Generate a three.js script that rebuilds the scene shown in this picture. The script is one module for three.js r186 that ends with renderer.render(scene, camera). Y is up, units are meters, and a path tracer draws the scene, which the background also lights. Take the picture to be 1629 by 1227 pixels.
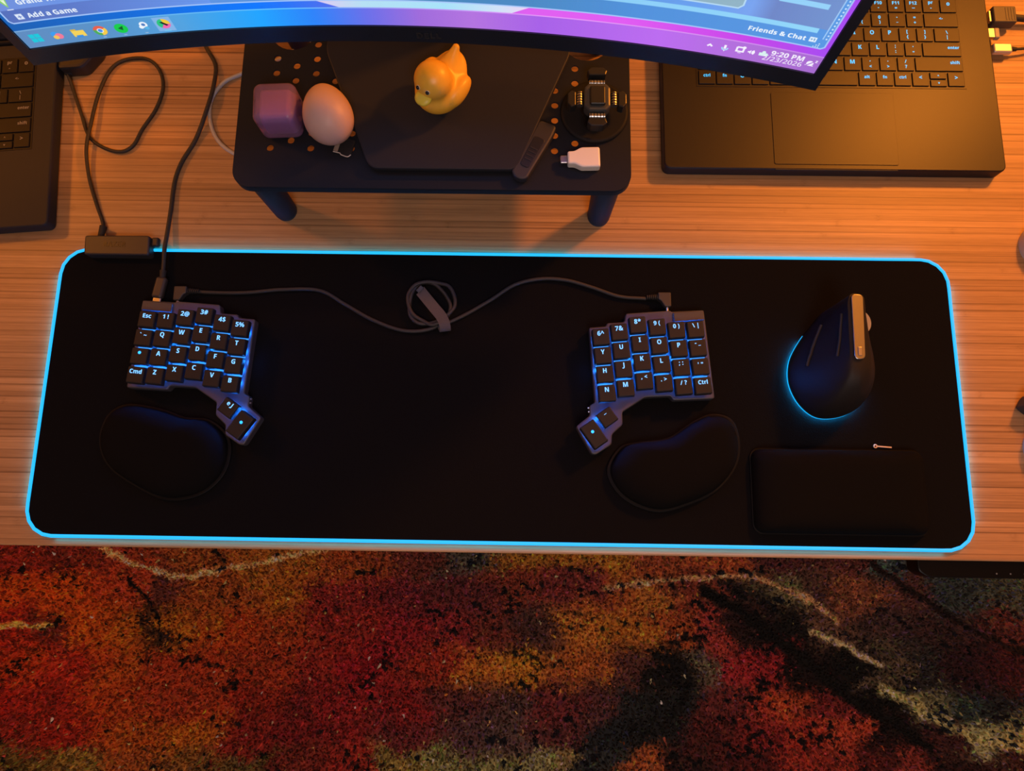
import * as THREE from 'three';
import { RoundedBoxGeometry } from 'three/addons/geometries/RoundedBoxGeometry.js';
import { MarchingCubes } from 'three/addons/objects/MarchingCubes.js';
import { mergeGeometries } from 'three/addons/utils/BufferGeometryUtils.js';
import { FontLoader } from 'three/addons/loaders/FontLoader.js';
import { TextGeometry } from 'three/addons/geometries/TextGeometry.js';
import { ImprovedNoise } from 'three/addons/math/ImprovedNoise.js';
import { RectAreaLightUniformsLib } from 'three/addons/lights/RectAreaLightUniformsLib.js';

// ---------------------------------------------------------------- camera, lights, exposure
const T = 0.74;                                   // height of the desk top; x runs along the desk, z towards the sitter
const R = Math.PI / 180;
RectAreaLightUniformsLib.init();
const scene = new THREE.Scene();
scene.background = new THREE.Color(0x000000);
const camera = new THREE.PerspectiveCamera(2 * Math.atan(613.5 / 1110) / R, 1629 / 1227, 0.01, 20);
camera.position.set(0.018646, T + 0.692782, -0.024348);
camera.rotation.set(-79.263 * R, 2.8505 * R, -1.9848 * R, 'YXZ');
scene.add(camera);
const renderer = new THREE.WebGLRenderer({ antialias: true });
renderer.toneMapping = THREE.LinearToneMapping;
renderer.toneMappingExposure = 1.0;
renderer.shadowMap.enabled = true;
renderer.shadowMap.type = THREE.PCFSoftShadowMap;

const AMBER = new THREE.Color().setRGB(1, 0.285, 0.022);
const WARM = new THREE.Color().setRGB(1, 0.86, 0.80);
const LAMP_A = { at: [0.84, T + 0.70, -0.88], power: 4.2 };     // amber floor lamp behind the desk, beside the big laptop
const LAMP_B = { at: [-1.02, T + 0.62, -0.66], power: 1.0 };   // amber floor lamp behind the desk, beside the small laptop
const CEIL = { at: [0.25, 2.585, 1.05], size: 0.7, power: 7.2 };
const CYAN = new THREE.Color().setRGB(0.004, 0.46, 1);
const BLUE = new THREE.Color().setRGB(0.012, 0.22, 1);

function rectLight(w, h, color, power, pos, target) {
  const l = new THREE.RectAreaLight(color, power, w, h);
  l.position.set(...pos); l.lookAt(...target); scene.add(l); return l;
}
function pointLight(color, power, pos, radius = 1) {
  const l = new THREE.PointLight(color, power, 0, 2);
  l.position.set(...pos); l.castShadow = true; l.shadow.radius = radius; l.shadow.bias = -0.002; scene.add(l); return l;
}

// ---------------------------------------------------------------- helpers
let seed = 20260223;
const rnd = () => { seed = (seed * 1664525 + 1013904223) >>> 0; return seed / 4294967296; };
const noise = new ImprovedNoise();
const N = (x, y, z = 0.37) => noise.noise(x, y, z);
const font = await new FontLoader().loadAsync('fonts/droid/droid_sans_bold.typeface.json');
const fontR = await new FontLoader().loadAsync('fonts/droid/droid_sans_regular.typeface.json');
const used = new Map();
function numbered(n) { const k = used.get(n) || 0; used.set(n, k + 1); return k ? n + '_' + String(k).padStart(3, '0') : n; }
function thing(name, label, category, pos = [0, 0, 0], turn = 0, group) {
  const o = new THREE.Group(); o.name = numbered(name); o.position.set(...pos); o.rotation.y = turn;
  o.userData = { label, category }; if (group) o.userData.group = group; scene.add(o); return o;
}
function single(name, label, category, geo, m, pos = [0, 0, 0], turn = 0, group) {
  const o = new THREE.Mesh(geo, m); o.name = numbered(name); o.position.set(...pos); o.rotation.y = turn;
  o.userData = { label, category }; if (group) o.userData.group = group; scene.add(o); return o;
}
function part(parent, name, geo, m, pos = [0, 0, 0], rot = [0, 0, 0], label) {
  const o = new THREE.Mesh(geo, m); o.name = name; o.position.set(...pos); o.rotation.set(...rot);
  if (label) o.userData.label = label; parent.add(o); return o;
}
function struct(name, geo, m, pos = [0, 0, 0]) {
  const o = new THREE.Mesh(geo, m); o.name = name; o.position.set(...pos); o.userData = { kind: 'structure' }; scene.add(o); return o;
}
const lin = (r, g, b) => new THREE.Color().setRGB(r, g, b);
function mat(color, roughness = 0.5, metalness = 0, extra = {}) {
  return new THREE.MeshPhysicalMaterial({ color, roughness, metalness, ...extra });
}
function glow(color, power, base = lin(0.02, 0.02, 0.02)) {
  return new THREE.MeshStandardMaterial({ color: base, roughness: 0.6, emissive: color, emissiveIntensity: power });
}
const box = (w, h, d, r = 0.001, s = 2) => new RoundedBoxGeometry(w, h, d, s, Math.min(r, w / 2.01, h / 2.01, d / 2.01));
const at = (g, x, y, z, ry = 0) => { if (ry) g.rotateY(ry); g.translate(x, y, z); return g; };
const V = (x, y, z) => new THREE.Vector3(x, y, z);
function tube(pts, r, seg = 8, closed = false, per = 6, type = 'centripetal') {
  const c = new THREE.CatmullRomCurve3(pts.map(p => V(...p)), closed, type, 0.5);
  return new THREE.TubeGeometry(c, pts.length * per, r, seg, closed);
}
function smoothLoop(pts, n, type = 'centripetal') {           // closed smooth outline through [x, z] points
  const c = new THREE.CatmullRomCurve3(pts.map(p => V(p[0], 0, p[1])), true, type, 0.5);
  return c.getPoints(n).slice(0, n).map(p => [p.x, p.z]);
}
function roundRect(x0, z0, x1, z1, r, n = 8) {
  const out = [];
  for (const [cx, cz, a] of [[x1 - r, z1 - r, 0], [x0 + r, z1 - r, 90], [x0 + r, z0 + r, 180], [x1 - r, z0 + r, 270]])
    for (let i = 0; i <= n; i++) { const t = (a + 90 * i / n) * R; out.push([cx + r * Math.cos(t), cz + r * Math.sin(t)]); }
  return out;
}
function roundedPoly(pts, r, n = 4) {                          // polygon of [x, z] with each corner rounded
  const out = [], k = pts.length;
  for (let i = 0; i < k; i++) {
    const p = new THREE.Vector2(...pts[i]), a = new THREE.Vector2(...pts[(i + k - 1) % k]), b = new THREE.Vector2(...pts[(i + 1) % k]);
    const da = a.clone().sub(p), db = b.clone().sub(p), q = Math.min(r, da.length() * 0.45, db.length() * 0.45);
    const s = p.clone().add(da.setLength(q)), e = p.clone().add(db.setLength(q));
    for (let j = 0; j <= n; j++) { const t = j / n, u = 1 - t; out.push([u * u * s.x + 2 * u * t * p.x + t * t * e.x, u * u * s.y + 2 * u * t * p.y + t * t * e.y]); }
  }
  return out;
}
// outline of [x, z] points pushed up from y0 to y1
function slab(pts, y0, y1, bevel = 0, holes = [], bs = 2) {
  const sh = new THREE.Shape(pts.map(p => new THREE.Vector2(p[0], -p[1])));
  for (const h of holes) sh.holes.push(new THREE.Path(h.map(p => new THREE.Vector2(p[0], -p[1]))));
  const g = new THREE.ExtrudeGeometry(sh, { depth: y1 - y0 - 2 * bevel, bevelEnabled: bevel > 0, bevelThickness: bevel, bevelSize: bevel, bevelOffset: -bevel, bevelSegments: bs, curveSegments: 8 });
  g.rotateX(-Math.PI / 2); g.translate(0, y0 + bevel, 0); return g;
}
const circle = (x, z, r, n = 14) => Array.from({ length: n }, (_, i) => [x + r * Math.cos(i / n * 2 * Math.PI), z + r * Math.sin(i / n * 2 * Math.PI)]);
// soft cushion over an outline: height follows (1 - r^p)^(1/q)
function dome(pts, h, p = 3, q = 2, rings = 14, y0 = 0) {
  const n = pts.length, cx = pts.reduce((s, a) => s + a[0], 0) / n, cz = pts.reduce((s, a) => s + a[1], 0) / n, pos = [], idx = [];
  for (let j = 0; j <= rings; j++) {
    const t = 1 - Math.pow(1 - j / rings, 1.7), y = y0 + h * Math.pow(Math.max(0, 1 - Math.pow(t, p)), 1 / q);
    for (const a of pts) pos.push(cx + (a[0] - cx) * t, y, cz + (a[1] - cz) * t);
  }
  for (const a of pts) pos.push(a[0], 0, a[1]);
  for (let j = 0; j <= rings; j++) for (let i = 0; i < n; i++) {
    const k = (i + 1) % n, a = j * n + i, b = j * n + k, c = a + n, d = b + n; idx.push(a, b, c, b, d, c);
  }
  const g = new THREE.BufferGeometry(); g.setAttribute('position', new THREE.Float32BufferAttribute(pos, 3)); g.setIndex(idx); g.computeVertexNormals(); return g;
}
function sdf(fn, c, half, res = 56) {                          // mesh of a signed distance field
  const m = new MarchingCubes(res, new THREE.MeshStandardMaterial(), false, false, 60000);
  const s = m.size, hs = s / 2;
  for (let z = 0; z < s; z++) for (let y = 0; y < s; y++) for (let x = 0; x < s; x++)
    m.field[z * s * s + y * s + x] = -fn(c[0] + (x - hs) / hs * half, c[1] + (y - hs) / hs * half, c[2] + (z - hs) / hs * half);
  m.isolation = 0; m.update();
  const n = m.count, pos = new Float32Array(n * 3), nor = new Float32Array(n * 3);
  for (let i = 0; i < n * 3; i++) { pos[i] = c[i % 3] + m.positionArray[i] * half; nor[i] = m.normalArray[i]; }
  const g = new THREE.BufferGeometry(); g.setAttribute('position', new THREE.BufferAttribute(pos, 3)); g.setAttribute('normal', new THREE.BufferAttribute(nor, 3));
  return g;
}
const smin = (a, b, k) => { const h = Math.max(k - Math.abs(a - b), 0) / k; return Math.min(a, b) - h * h * k * 0.25; };
const textCache = new Map();
function text(s, size, depth = 0.00015, f = font, align = 'center') {   // lettering lying flat, readable from the sitter's side
  const key = [s, size, depth, f === font, align].join('|');
  if (!textCache.has(key)) {
    const g = new TextGeometry(s, { font: f, size, depth, curveSegments: 3, bevelEnabled: false });
    g.computeBoundingBox(); const b = g.boundingBox;
    g.translate(align === 'center' ? -(b.min.x + b.max.x) / 2 : -b.min.x, -(b.min.y + b.max.y) / 2, 0); g.rotateX(-Math.PI / 2);
    textCache.set(key, g);
  }
  return textCache.get(key);
}
function data(w, h, fn, srgb = true) {
  const a = new Uint8Array(w * h * 4);
  for (let j = 0; j < h; j++) for (let i = 0; i < w; i++) {
    const c = fn(i, j), k = (j * w + i) * 4; for (let q = 0; q < 3; q++) a[k + q] = Math.max(0, Math.min(255, c[q])); a[k + 3] = 255;
  }
  const t = new THREE.DataTexture(a, w, h); t.magFilter = THREE.LinearFilter; t.minFilter = THREE.LinearMipmapLinearFilter; t.generateMipmaps = true;
  t.wrapS = t.wrapT = THREE.RepeatWrapping; if (srgb) t.colorSpace = THREE.SRGBColorSpace; t.needsUpdate = true; return t;
}

// ---------------------------------------------------------------- materials
const grainTex = data(256, 256, () => { const v = 128 + (rnd() - 0.5) * 150; return [v, v, v]; }, false);
function tiled(t, per) { const c = t.clone(); c.repeat.set(1 / per, 1 / per); c.needsUpdate = true; return c; }
const M = {
  cloth: mat(lin(0.0062, 0.0062, 0.0072), 0.95, 0, { specularIntensity: 0.06, bumpMap: tiled(grainTex, 0.12), bumpScale: 0.0002 }),
  foam: mat(lin(0.0055, 0.0053, 0.0055), 0.9, 0, { specularIntensity: 0.08 }),
  rim: mat(lin(0.006, 0.006, 0.007), 0.6, 0, { specularIntensity: 0.25 }),
  riser: mat(lin(0.0135, 0.0155, 0.0215), 0.5, 0, { specularIntensity: 0.28 }),
  blackPlastic: mat(lin(0.016, 0.016, 0.018), 0.45),
  rubber: mat(lin(0.012, 0.012, 0.013), 0.7),
  cable: mat(lin(0.022, 0.021, 0.021), 0.6),
  greyCable: mat(lin(0.42, 0.40, 0.38), 0.5),
  steel: mat(lin(0.62, 0.62, 0.63), 0.3, 1),
  laptopBlack: mat(lin(0.019, 0.0185, 0.025), 0.42, 0.6),
  laptopKey: mat(lin(0.016, 0.0155, 0.020), 0.46, 0.5),
  laptopDark: mat(lin(0.021, 0.021, 0.025), 0.6, 0, { specularIntensity: 0.5 }),
  darkKey: mat(lin(0.006, 0.006, 0.008), 0.55, 0, { specularIntensity: 0.5 }),
  print: mat(lin(0.22, 0.22, 0.23), 0.6),
  kbCase: mat(lin(0.058, 0.056, 0.066), 0.5, 0.2),
  keycap: mat(lin(0.015, 0.0135, 0.014), 0.55, 0, { specularIntensity: 0.6 }),
  bezel: mat(lin(0.017, 0.023, 0.036), 0.27, 0, { ior: 1.75 }),
  white: mat(lin(0.78, 0.77, 0.75), 0.45),
  wall: mat(lin(0.30, 0.32, 0.36), 0.9),
  ceiling: mat(lin(0.75, 0.74, 0.72), 0.9),
};

// ---------------------------------------------------------------- the room
{
  const W0 = 2.1, ZB = -1.25, ZF = 2.4, H = 2.65, th = 0.1, zc = (ZB + ZF) / 2, zl = ZF - ZB;
  struct('floor', new THREE.BoxGeometry(2 * W0 + 0.2, th, zl + 0.2), mat(lin(0.22, 0.14, 0.08), 0.6), [0, -th / 2, zc]);
  struct('ceiling', new THREE.BoxGeometry(2 * W0 + 0.2, th, zl + 0.2), M.ceiling, [0, H + th / 2, zc]);
  struct('wall_back', new THREE.BoxGeometry(2 * W0 + 0.2, H, th), M.wall, [0, H / 2, ZB - th / 2]);
  struct('wall_front', new THREE.BoxGeometry(2 * W0 + 0.2, H, th), M.wall, [0, H / 2, ZF + th / 2]);
  struct('wall_left', new THREE.BoxGeometry(th, H, zl), M.wall, [-W0 - th / 2, H / 2, zc]);
  struct('wall_right', new THREE.BoxGeometry(th, H, zl), M.wall, [W0 + th / 2, H / 2, zc]);
}
// ceiling light of the room
{
  const t = thing('ceiling_light', 'square warm white ceiling light panel of the room', 'light', [CEIL.at[0], CEIL.at[1], CEIL.at[2]]);
  part(t, 'housing', box(CEIL.size + 0.06, 0.05, CEIL.size + 0.06, 0.01), M.white, [0, 0.04, 0]);
  part(t, 'light_diffuser', box(CEIL.size, 0.012, CEIL.size, 0.005), glow(WARM, 2.5, lin(0.8, 0.8, 0.8)), [0, 0.012, 0]);
  rectLight(CEIL.size, CEIL.size, WARM, CEIL.power, [CEIL.at[0], CEIL.at[1] - 0.004, CEIL.at[2]], [CEIL.at[0], 0, CEIL.at[2] + 0.0001]);
}
// two amber floor lamps behind the desk
for (const [L, label] of [[LAMP_A, 'amber globe floor lamp standing behind the big black laptop'], [LAMP_B, 'amber globe floor lamp standing behind the small dark laptop']]) {
  const t = thing('floor_lamp', label, 'lamp', [L.at[0], 0, L.at[2]]), h = L.at[1], r = 0.06;
  part(t, 'base', new THREE.LatheGeometry([[0, 0], [0.13, 0], [0.13, 0.014], [0.12, 0.02], [0.015, 0.026], [0, 0.026]].map(p => new THREE.Vector2(...p)), 32), M.blackPlastic);
  part(t, 'pole', new THREE.CylinderGeometry(0.01, 0.01, h - r - 0.02, 14), M.blackPlastic, [0, (h - r) / 2 + 0.01, 0]);
  part(t, 'lamp_socket', new THREE.CylinderGeometry(0.025, 0.018, 0.04, 18), M.blackPlastic, [0, h - r - 0.012, 0]);
  part(t, 'lamp_globe', new THREE.SphereGeometry(r, 32, 20), glow(AMBER, 9, lin(0.8, 0.6, 0.4)), [0, h, 0]);
  pointLight(AMBER, L.power, L.at, 3);
}

// ---------------------------------------------------------------- rug
const RUG_DYES = [ // x, z (metres on the floor), dye colour
  [-0.974,0.073,95,25,18],[-0.886,0.071,85,25,20],[-0.634,0.067,110,50,20],[-0.446,0.064,115,60,18],[-0.308,0.062,110,45,18],[-0.158,0.060,75,30,25],[-0.082,0.059,60,50,45],[0.055,0.056,110,65,20],[0.180,0.054,120,70,20],
  [0.305,0.052,105,45,25],[0.429,0.050,120,50,25],[0.554,0.048,60,25,25],[0.678,0.046,70,30,28],[0.753,0.045,45,50,50],[0.926,0.042,30,38,38],[1.013,0.041,25,30,30],[-0.978,0.133,130,45,10],[-0.878,0.132,140,50,10],
  [-0.753,0.130,125,40,18],[-0.691,0.129,70,30,25],[-0.566,0.127,115,50,18],[-0.441,0.125,120,60,15],[-0.317,0.123,95,25,25],[-0.193,0.121,80,22,28],[-0.068,0.119,70,25,28],[0.018,0.117,95,35,25],[0.118,0.116,85,30,30],
  [0.192,0.114,110,50,22],[0.303,0.113,120,65,25],[0.402,0.111,90,35,25],[0.452,0.110,20,15,15],[0.526,0.109,80,65,45],[0.600,0.108,60,35,30],[0.674,0.106,90,45,30],[0.797,0.104,60,30,28],[0.895,0.103,40,40,40],
  [0.981,0.101,45,45,42],[-0.967,0.205,110,25,15],[-0.893,0.203,75,25,20],[-0.806,0.202,130,50,10],[-0.720,0.201,130,60,10],[-0.676,0.200,25,15,15],[-0.633,0.199,130,65,12],[-0.547,0.198,120,40,12],[-0.436,0.196,110,40,15],
  [-0.313,0.194,100,25,20],[-0.202,0.192,100,20,25],[-0.103,0.190,95,25,28],[-0.005,0.189,80,30,25],[0.056,0.188,55,30,28],[0.155,0.186,130,70,25],[0.240,0.185,120,65,20],[0.338,0.183,110,45,20],[0.424,0.181,110,35,30],
  [0.485,0.180,30,15,15],[0.546,0.179,15,12,12],[0.607,0.178,70,45,35],[0.754,0.176,50,30,30],[0.851,0.174,45,25,25],[0.973,0.172,60,25,25],[-0.957,0.274,120,35,12],[-0.859,0.273,110,25,15],[-0.736,0.271,125,50,12],
  [-0.614,0.269,115,35,15],[-0.467,0.266,110,35,15],[-0.369,0.265,100,25,20],[-0.272,0.263,100,15,22],[-0.150,0.261,105,30,20],[-0.052,0.259,125,65,20],[0.033,0.258,130,75,20],[0.154,0.256,115,55,22],[0.239,0.254,60,30,28],
  [0.312,0.253,15,12,12],[0.361,0.252,70,55,45],[0.433,0.251,110,25,28],[0.506,0.250,100,22,25],[0.591,0.248,20,10,10],[0.651,0.247,12,10,10],[0.724,0.246,60,45,35],[0.784,0.245,30,25,25],[0.893,0.243,35,15,18],
  [0.977,0.242,45,15,20],[-0.946,0.343,110,20,15],[-0.849,0.341,100,22,15],[-0.728,0.339,120,40,12],[-0.607,0.337,110,35,15],[-0.486,0.335,100,25,15],[-0.389,0.333,80,20,20],[-0.292,0.332,100,20,22],[-0.196,0.330,95,20,22],
  [-0.099,0.328,70,30,30],[-0.003,0.327,55,35,35],[0.070,0.325,75,25,28],[0.166,0.324,60,30,32],[0.238,0.323,25,25,28],[0.310,0.321,20,20,22],[0.394,0.320,70,25,25],[0.478,0.318,115,35,25],[0.550,0.317,125,45,22],
  [0.634,0.316,80,22,22],[0.718,0.314,10,8,8],[0.790,0.313,80,70,50],[0.874,0.312,30,35,35],[0.957,0.310,25,25,28],[-0.938,0.399,90,22,18],[-0.842,0.397,105,22,15],[-0.721,0.395,120,50,12],[-0.601,0.393,125,60,12],
  [-0.481,0.391,90,22,18],[-0.385,0.389,85,18,20],[-0.301,0.388,95,20,22],[-0.181,0.386,75,25,28],[-0.073,0.384,60,35,38],[0.022,0.382,60,40,40],[0.118,0.381,65,28,30],[0.190,0.379,20,22,26],[0.285,0.378,18,18,20],
  [0.380,0.376,60,20,20],[0.476,0.374,90,22,22],[0.571,0.373,110,30,22],[0.654,0.371,120,40,25],[0.737,0.370,25,10,12],[0.832,0.368,45,20,20],[0.903,0.367,100,90,65],[0.963,0.366,95,85,60],[-0.931,0.449,70,50,22],
  [-0.835,0.447,90,65,28],[-0.715,0.445,110,50,18],[-0.596,0.443,95,55,22],[-0.477,0.441,70,50,25],[-0.381,0.439,80,25,20],[-0.286,0.437,100,25,20],[-0.191,0.436,90,70,35],[-0.119,0.434,85,75,45],[-0.024,0.433,85,75,48],
  [0.059,0.431,90,80,55],[0.118,0.430,90,70,45],[0.189,0.429,30,30,32],[0.284,0.427,110,50,25],[0.355,0.426,40,18,18],[0.473,0.424,60,18,18],[0.591,0.422,105,30,22],[0.686,0.420,60,18,18],[0.780,0.418,90,30,25],
  [0.875,0.417,35,15,15],[0.957,0.415,45,20,20],
];
const RUG_VEINS = [ // dye colour, half width, x z pairs
  [[165,110,75],0.0042,[[-0.813,0.048],[-0.773,0.064],[-0.727,0.085],[-0.669,0.098],[-0.631,0.101],[-0.582,0.091],[-0.508,0.075],[-0.446,0.060],[-0.397,0.049],[-0.359,0.043]]],
  [[150,110,60],0.0030,[[-1.067,0.202],[-0.993,0.200],[-0.943,0.197],[-0.888,0.197]]],
  [[130,90,65],0.0040,[[0.192,0.108],[0.254,0.099],[0.341,0.090],[0.416,0.082],[0.478,0.081],[0.526,0.097],[0.599,0.126],[0.645,0.166]]],
  [[130,105,80],0.0045,[[0.595,0.184],[0.666,0.212],[0.724,0.244]]],
  [[115,100,70],0.0075,[[0.726,0.286],[0.778,0.313],[0.834,0.346],[0.891,0.373],[0.983,0.387],[1.065,0.397]]],
  [[10,8,8],0.0140,[[0.390,0.111],[0.450,0.146],[0.509,0.186],[0.591,0.248],[0.659,0.304],[0.739,0.347],[0.806,0.391]]],
  [[22,12,12],0.0060,[[0.703,0.046],[0.750,0.075],[0.854,0.145],[0.923,0.185],[1.003,0.218],[1.108,0.251]]],
  [[12,11,12],0.0075,[[0.288,0.230],[0.331,0.241],[0.359,0.286],[0.309,0.355]]],
  [[15,10,10],0.0040,[[-0.749,0.112],[-0.708,0.141],[-0.677,0.182],[-0.673,0.223]]],
];
const rugBase = RUG_DYES.map(d => [d[0], d[1], d[2], d[3], d[4]]);
function segDist(x, z, p) {
  let best = 9;
  for (let i = 0; i + 1 < p.length; i++) {
    const [ax, az] = p[i], [bx, bz] = p[i + 1], dx = bx - ax, dz = bz - az, t = Math.max(0, Math.min(1, ((x - ax) * dx + (z - az) * dz) / (dx * dx + dz * dz)));
    best = Math.min(best, Math.hypot(x - ax - t * dx, z - az - t * dz));
  }
  return best;
}
function dye(x, z) {
  const wx = x + 0.055 * N(x * 9, z * 14, 1.3) + 0.03 * N(x * 20, z * 26, 8.4) + 0.012 * N(x * 34, z * 40, 4.1), wz = z + 0.026 * N(x * 8, z * 13, 7.7) + 0.016 * N(x * 19, z * 27, 5.9) + 0.010 * N(x * 36, z * 42, 2.2);
  let r = 0, g = 0, b = 0, s = 0;
  for (const d of rugBase) {
    const dx = (wx - d[0]) * 0.62, dz = wz - d[1], q = dx * dx + dz * dz + 0.00004, w = 1 / (q * q * Math.sqrt(q)); r += d[2] * w; g += d[3] * w; b += d[4] * w; s += w;
  }
  return [r / s, g / s, b / s];
}
function dyed(c0, x, z) {
  let [r, g, b] = c0; const grey = 0.10 * (0.3 * r + 0.6 * g + 0.1 * b); r = r * 0.9 + grey; g = g * 0.9 + grey; b = b * 0.9 + grey;
  const wx = x + 0.006 * N(x * 34, z * 40, 4.1), wz = z + 0.006 * N(x * 36, z * 42, 2.2);
  for (const [c, w, p] of RUG_VEINS) {
    const e = (c[0] > 50 ? 1.5 : 0.9) * w * (0.8 + 0.7 * N(x * 40, z * 40, 9.1)), k = Math.max(0, Math.min(1, 1.6 - segDist(wx, wz, p) / Math.max(e, 0.0006)));
    r += (c[0] - r) * k; g += (c[1] - g) * k; b += (c[2] - b) * k;
  }
  // flecks of black and of pale yarn
  const f = N(x * 95, z * 120, 5.5) + 0.8 * N(x * 14, z * 22, 3.3) + 0.25 * N(x * 260, z * 260, 1.1);
  const dark = Math.max(0, Math.min(1, (f - (x < 0 ? 0.56 : 0.44)) * 5)); r *= 1 - 0.85 * dark; g *= 1 - 0.78 * dark; b *= 1 - 0.6 * dark;
  return [r, g, b];
}
const RUG_GAIN = 1.0;
{
  const X0 = -1.4, X1 = 1.4, Z0 = -0.10, Z1 = 1.0, tw = 1024, thh = 512;
  const map = data(tw, thh, (i, j) => { const x = X0 + (i + 0.5) / tw * (X1 - X0), z = Z1 - (j + 0.5) / thh * (Z1 - Z0), c = dyed(dye(x, z), x, z); const k = 0.9 + 0.3 * rnd(); return [c[0] * k * 1.66, c[1] * k * 1.86, c[2] * k * 1.8]; });
  const t = thing('rug', 'shaggy abstract rug in red, rust, black and cream under the desk', 'rug', [0, 0, 0]);
  const g = slab(roundRect(X0, Z0, X1, Z1, 0.01, 2), 0.0005, 0.008);
  const uv = g.attributes.uv, ps = g.attributes.position;
  for (let i = 0; i < uv.count; i++) uv.setXY(i, (ps.getX(i) - X0) / (X1 - X0), (Z1 - ps.getZ(i)) / (Z1 - Z0));
  part(t, 'backing', g, new THREE.MeshStandardMaterial({ map, roughness: 1 }));
  const tuft = new THREE.ConeGeometry(0.0032, 0.010, 5, 1, true); tuft.translate(0, 0.004, 0);
  const pts = [], st = 0.0047;
  for (let z = -0.09; z < 0.62; z += st) for (let x = -1.22; x < 1.22; x += st) pts.push([x + (rnd() - 0.5) * st * 1.3, z + (rnd() - 0.5) * st * 1.3]);
  const inst = new THREE.InstancedMesh(tuft, new THREE.MeshStandardMaterial({ color: 0xffffff, roughness: 1 }), pts.length);
  inst.name = 'pile'; inst.userData = { kind: 'stuff' };
  const o = new THREE.Object3D(), col = new THREE.Color();
  pts.forEach(([x, z], i) => {
    o.position.set(x, 0.0072, z); o.rotation.set((rnd() - 0.5) * 1.0, rnd() * 6, (rnd() - 0.5) * 1.0); const s = 0.75 + rnd() * 0.5; o.scale.set(s, s, s); o.updateMatrix(); inst.setMatrixAt(i, o.matrix);
    const far = rnd() < 0.16 ? 0.11 : 0.024, c = rnd() < (x < 0.1 ? 0.006 : 0.001) ? [190, 140, 90] : dyed(dye(x + (rnd() - 0.5) * far, z + (rnd() - 0.5) * far * 0.7), x, z), k = (0.62 + 0.80 * rnd()) * (1 + 0.35 * N(x * 120, z * 120, 6.6)) * RUG_GAIN, h = rnd(), warm = h < 0.10 ? 1.28 : 1, cool = h > 0.86 ? 1.5 : 1;
    col.setRGB(Math.min(0.9, c[0] * k * 1.66 / 255), Math.min(0.9, c[1] * k * warm * 1.86 / 255), Math.min(0.9, c[2] * k * cool * 1.8 / 255), THREE.SRGBColorSpace); inst.setColorAt(i, col);
  });
  t.add(inst);
}

// ---------------------------------------------------------------- desk
{
  const t = thing('desk', 'bamboo topped desk with fine striped grain, carrying everything', 'desk', [0, 0, 0]);
  const X = 0.9, Z0 = -0.76, Z1 = 0.0097, tw = 2048, th = 1024, sx = 2 * X, sz = Z1 - Z0;
  // bamboo: thin strips along x, each of its own tone, fibres in each strip, nodes here and there
  const strips = []; let z = 0;
  while (z < sz) { const w = 0.0045 + rnd() * 0.004; strips.push({ z, w, tone: (rnd() - 0.5) * 0.15, off: rnd() * 50, node: rnd() * 0.3, gap: 0.22 + rnd() * 0.14 }); z += w; }
  const rowStrip = []; for (let j = 0; j < th; j++) { const zz = (j + 0.5) / th * sz; rowStrip.push(strips.findLast(s => s.z <= zz)); }
  const rows = [], bumps = data(512, 512, (i, j) => { const v = 128 + 70 * N(i * 0.015, j * 0.8, 3) + 50 * N(i * 0.05, j * 2.1, 8); return [v, v, v]; }, false);
  const map = data(tw, th, (i, j) => {
    const x = (i + 0.5) / tw * sx, zz = (j + 0.5) / th * sz, s = rowStrip[j], q = (zz - s.z) / s.w;
    let v = 1 + s.tone + 0.06 * N(x * 5 + s.off, zz * 420, 1) + 0.11 * N(x * 9 + s.off, zz * 1500, 2) + 0.05 * N(x * 60, zz * 2600, 4) + 0.05 * N(x * 1.4, zz * 22, 6);
    if (q < 0.18) v -= (0.05 + 0.2 * (s.off * 7 % 1)) * (0.5 + 0.5 * N(x * 3 + s.off, s.z * 900, 5) + 0.4);
    const nd = Math.abs(((x + s.node) % s.gap) - s.gap / 2);
    if (nd < 0.006) v -= 0.10 * (1 - nd / 0.006) * (0.5 + N(x * 300, zz * 900, 2)) * (s.tone > -0.02 ? 1 : 0.2);
    return [170 * v, 131 * Math.pow(Math.max(v, 0), 1.12), 92 * Math.pow(Math.max(v, 0), 1.25)];
  });
  map.repeat.set(1 / sx, 1 / sz); map.offset.set(0.5, Z1 / sz); bumps.repeat.set(1 / 0.5, 1 / 0.25);
  const wood = mat(0xffffff, 0.48, 0, { map, bumpMap: bumps, bumpScale: 0.00012 });
  part(t, 'desk_top', slab(roundRect(-X, Z0, X, Z1, 0.006, 3), T - 0.025, T, 0.0018), wood);
  for (const s of [-1, 1]) {
    part(t, 'leg', box(0.07, T - 0.09, 0.06, 0.004), M.blackPlastic, [s * 0.62, (T - 0.09) / 2 + 0.03, -0.42]);
    part(t, 'foot', box(0.08, 0.03, 0.6, 0.006), M.blackPlastic, [s * 0.62, 0.0155, -0.42]);
  }
  part(t, 'frame_rail', box(1.3, 0.035, 0.06, 0.003), M.blackPlastic, [0, T - 0.0428, -0.42]);
}
{ // hand controller screwed under the front edge
  const t = thing('desk_controller', 'black control box with tiny pale marks under the desk front edge', 'control box', [0, T, 0]);
  part(t, 'body', slab(roundedPoly([[0.4185, -0.05], [0.62, -0.05], [0.62, 0.0275], [0.4275, 0.0275], [0.4185, 0.0215]], 0.004), -0.047, -0.0253, 0.0015), mat(lin(0.004, 0.004, 0.005), 0.4, 0, { specularIntensity: 0.3 }));
  for (let i = 0; i < 4; i++) part(t, 'button_mark', new THREE.CylinderGeometry(0.0008, 0.0008, 0.0006, 10), M.print, [0.4955 + i * 0.0137, -0.0251, 0.0228]);
}
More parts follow.
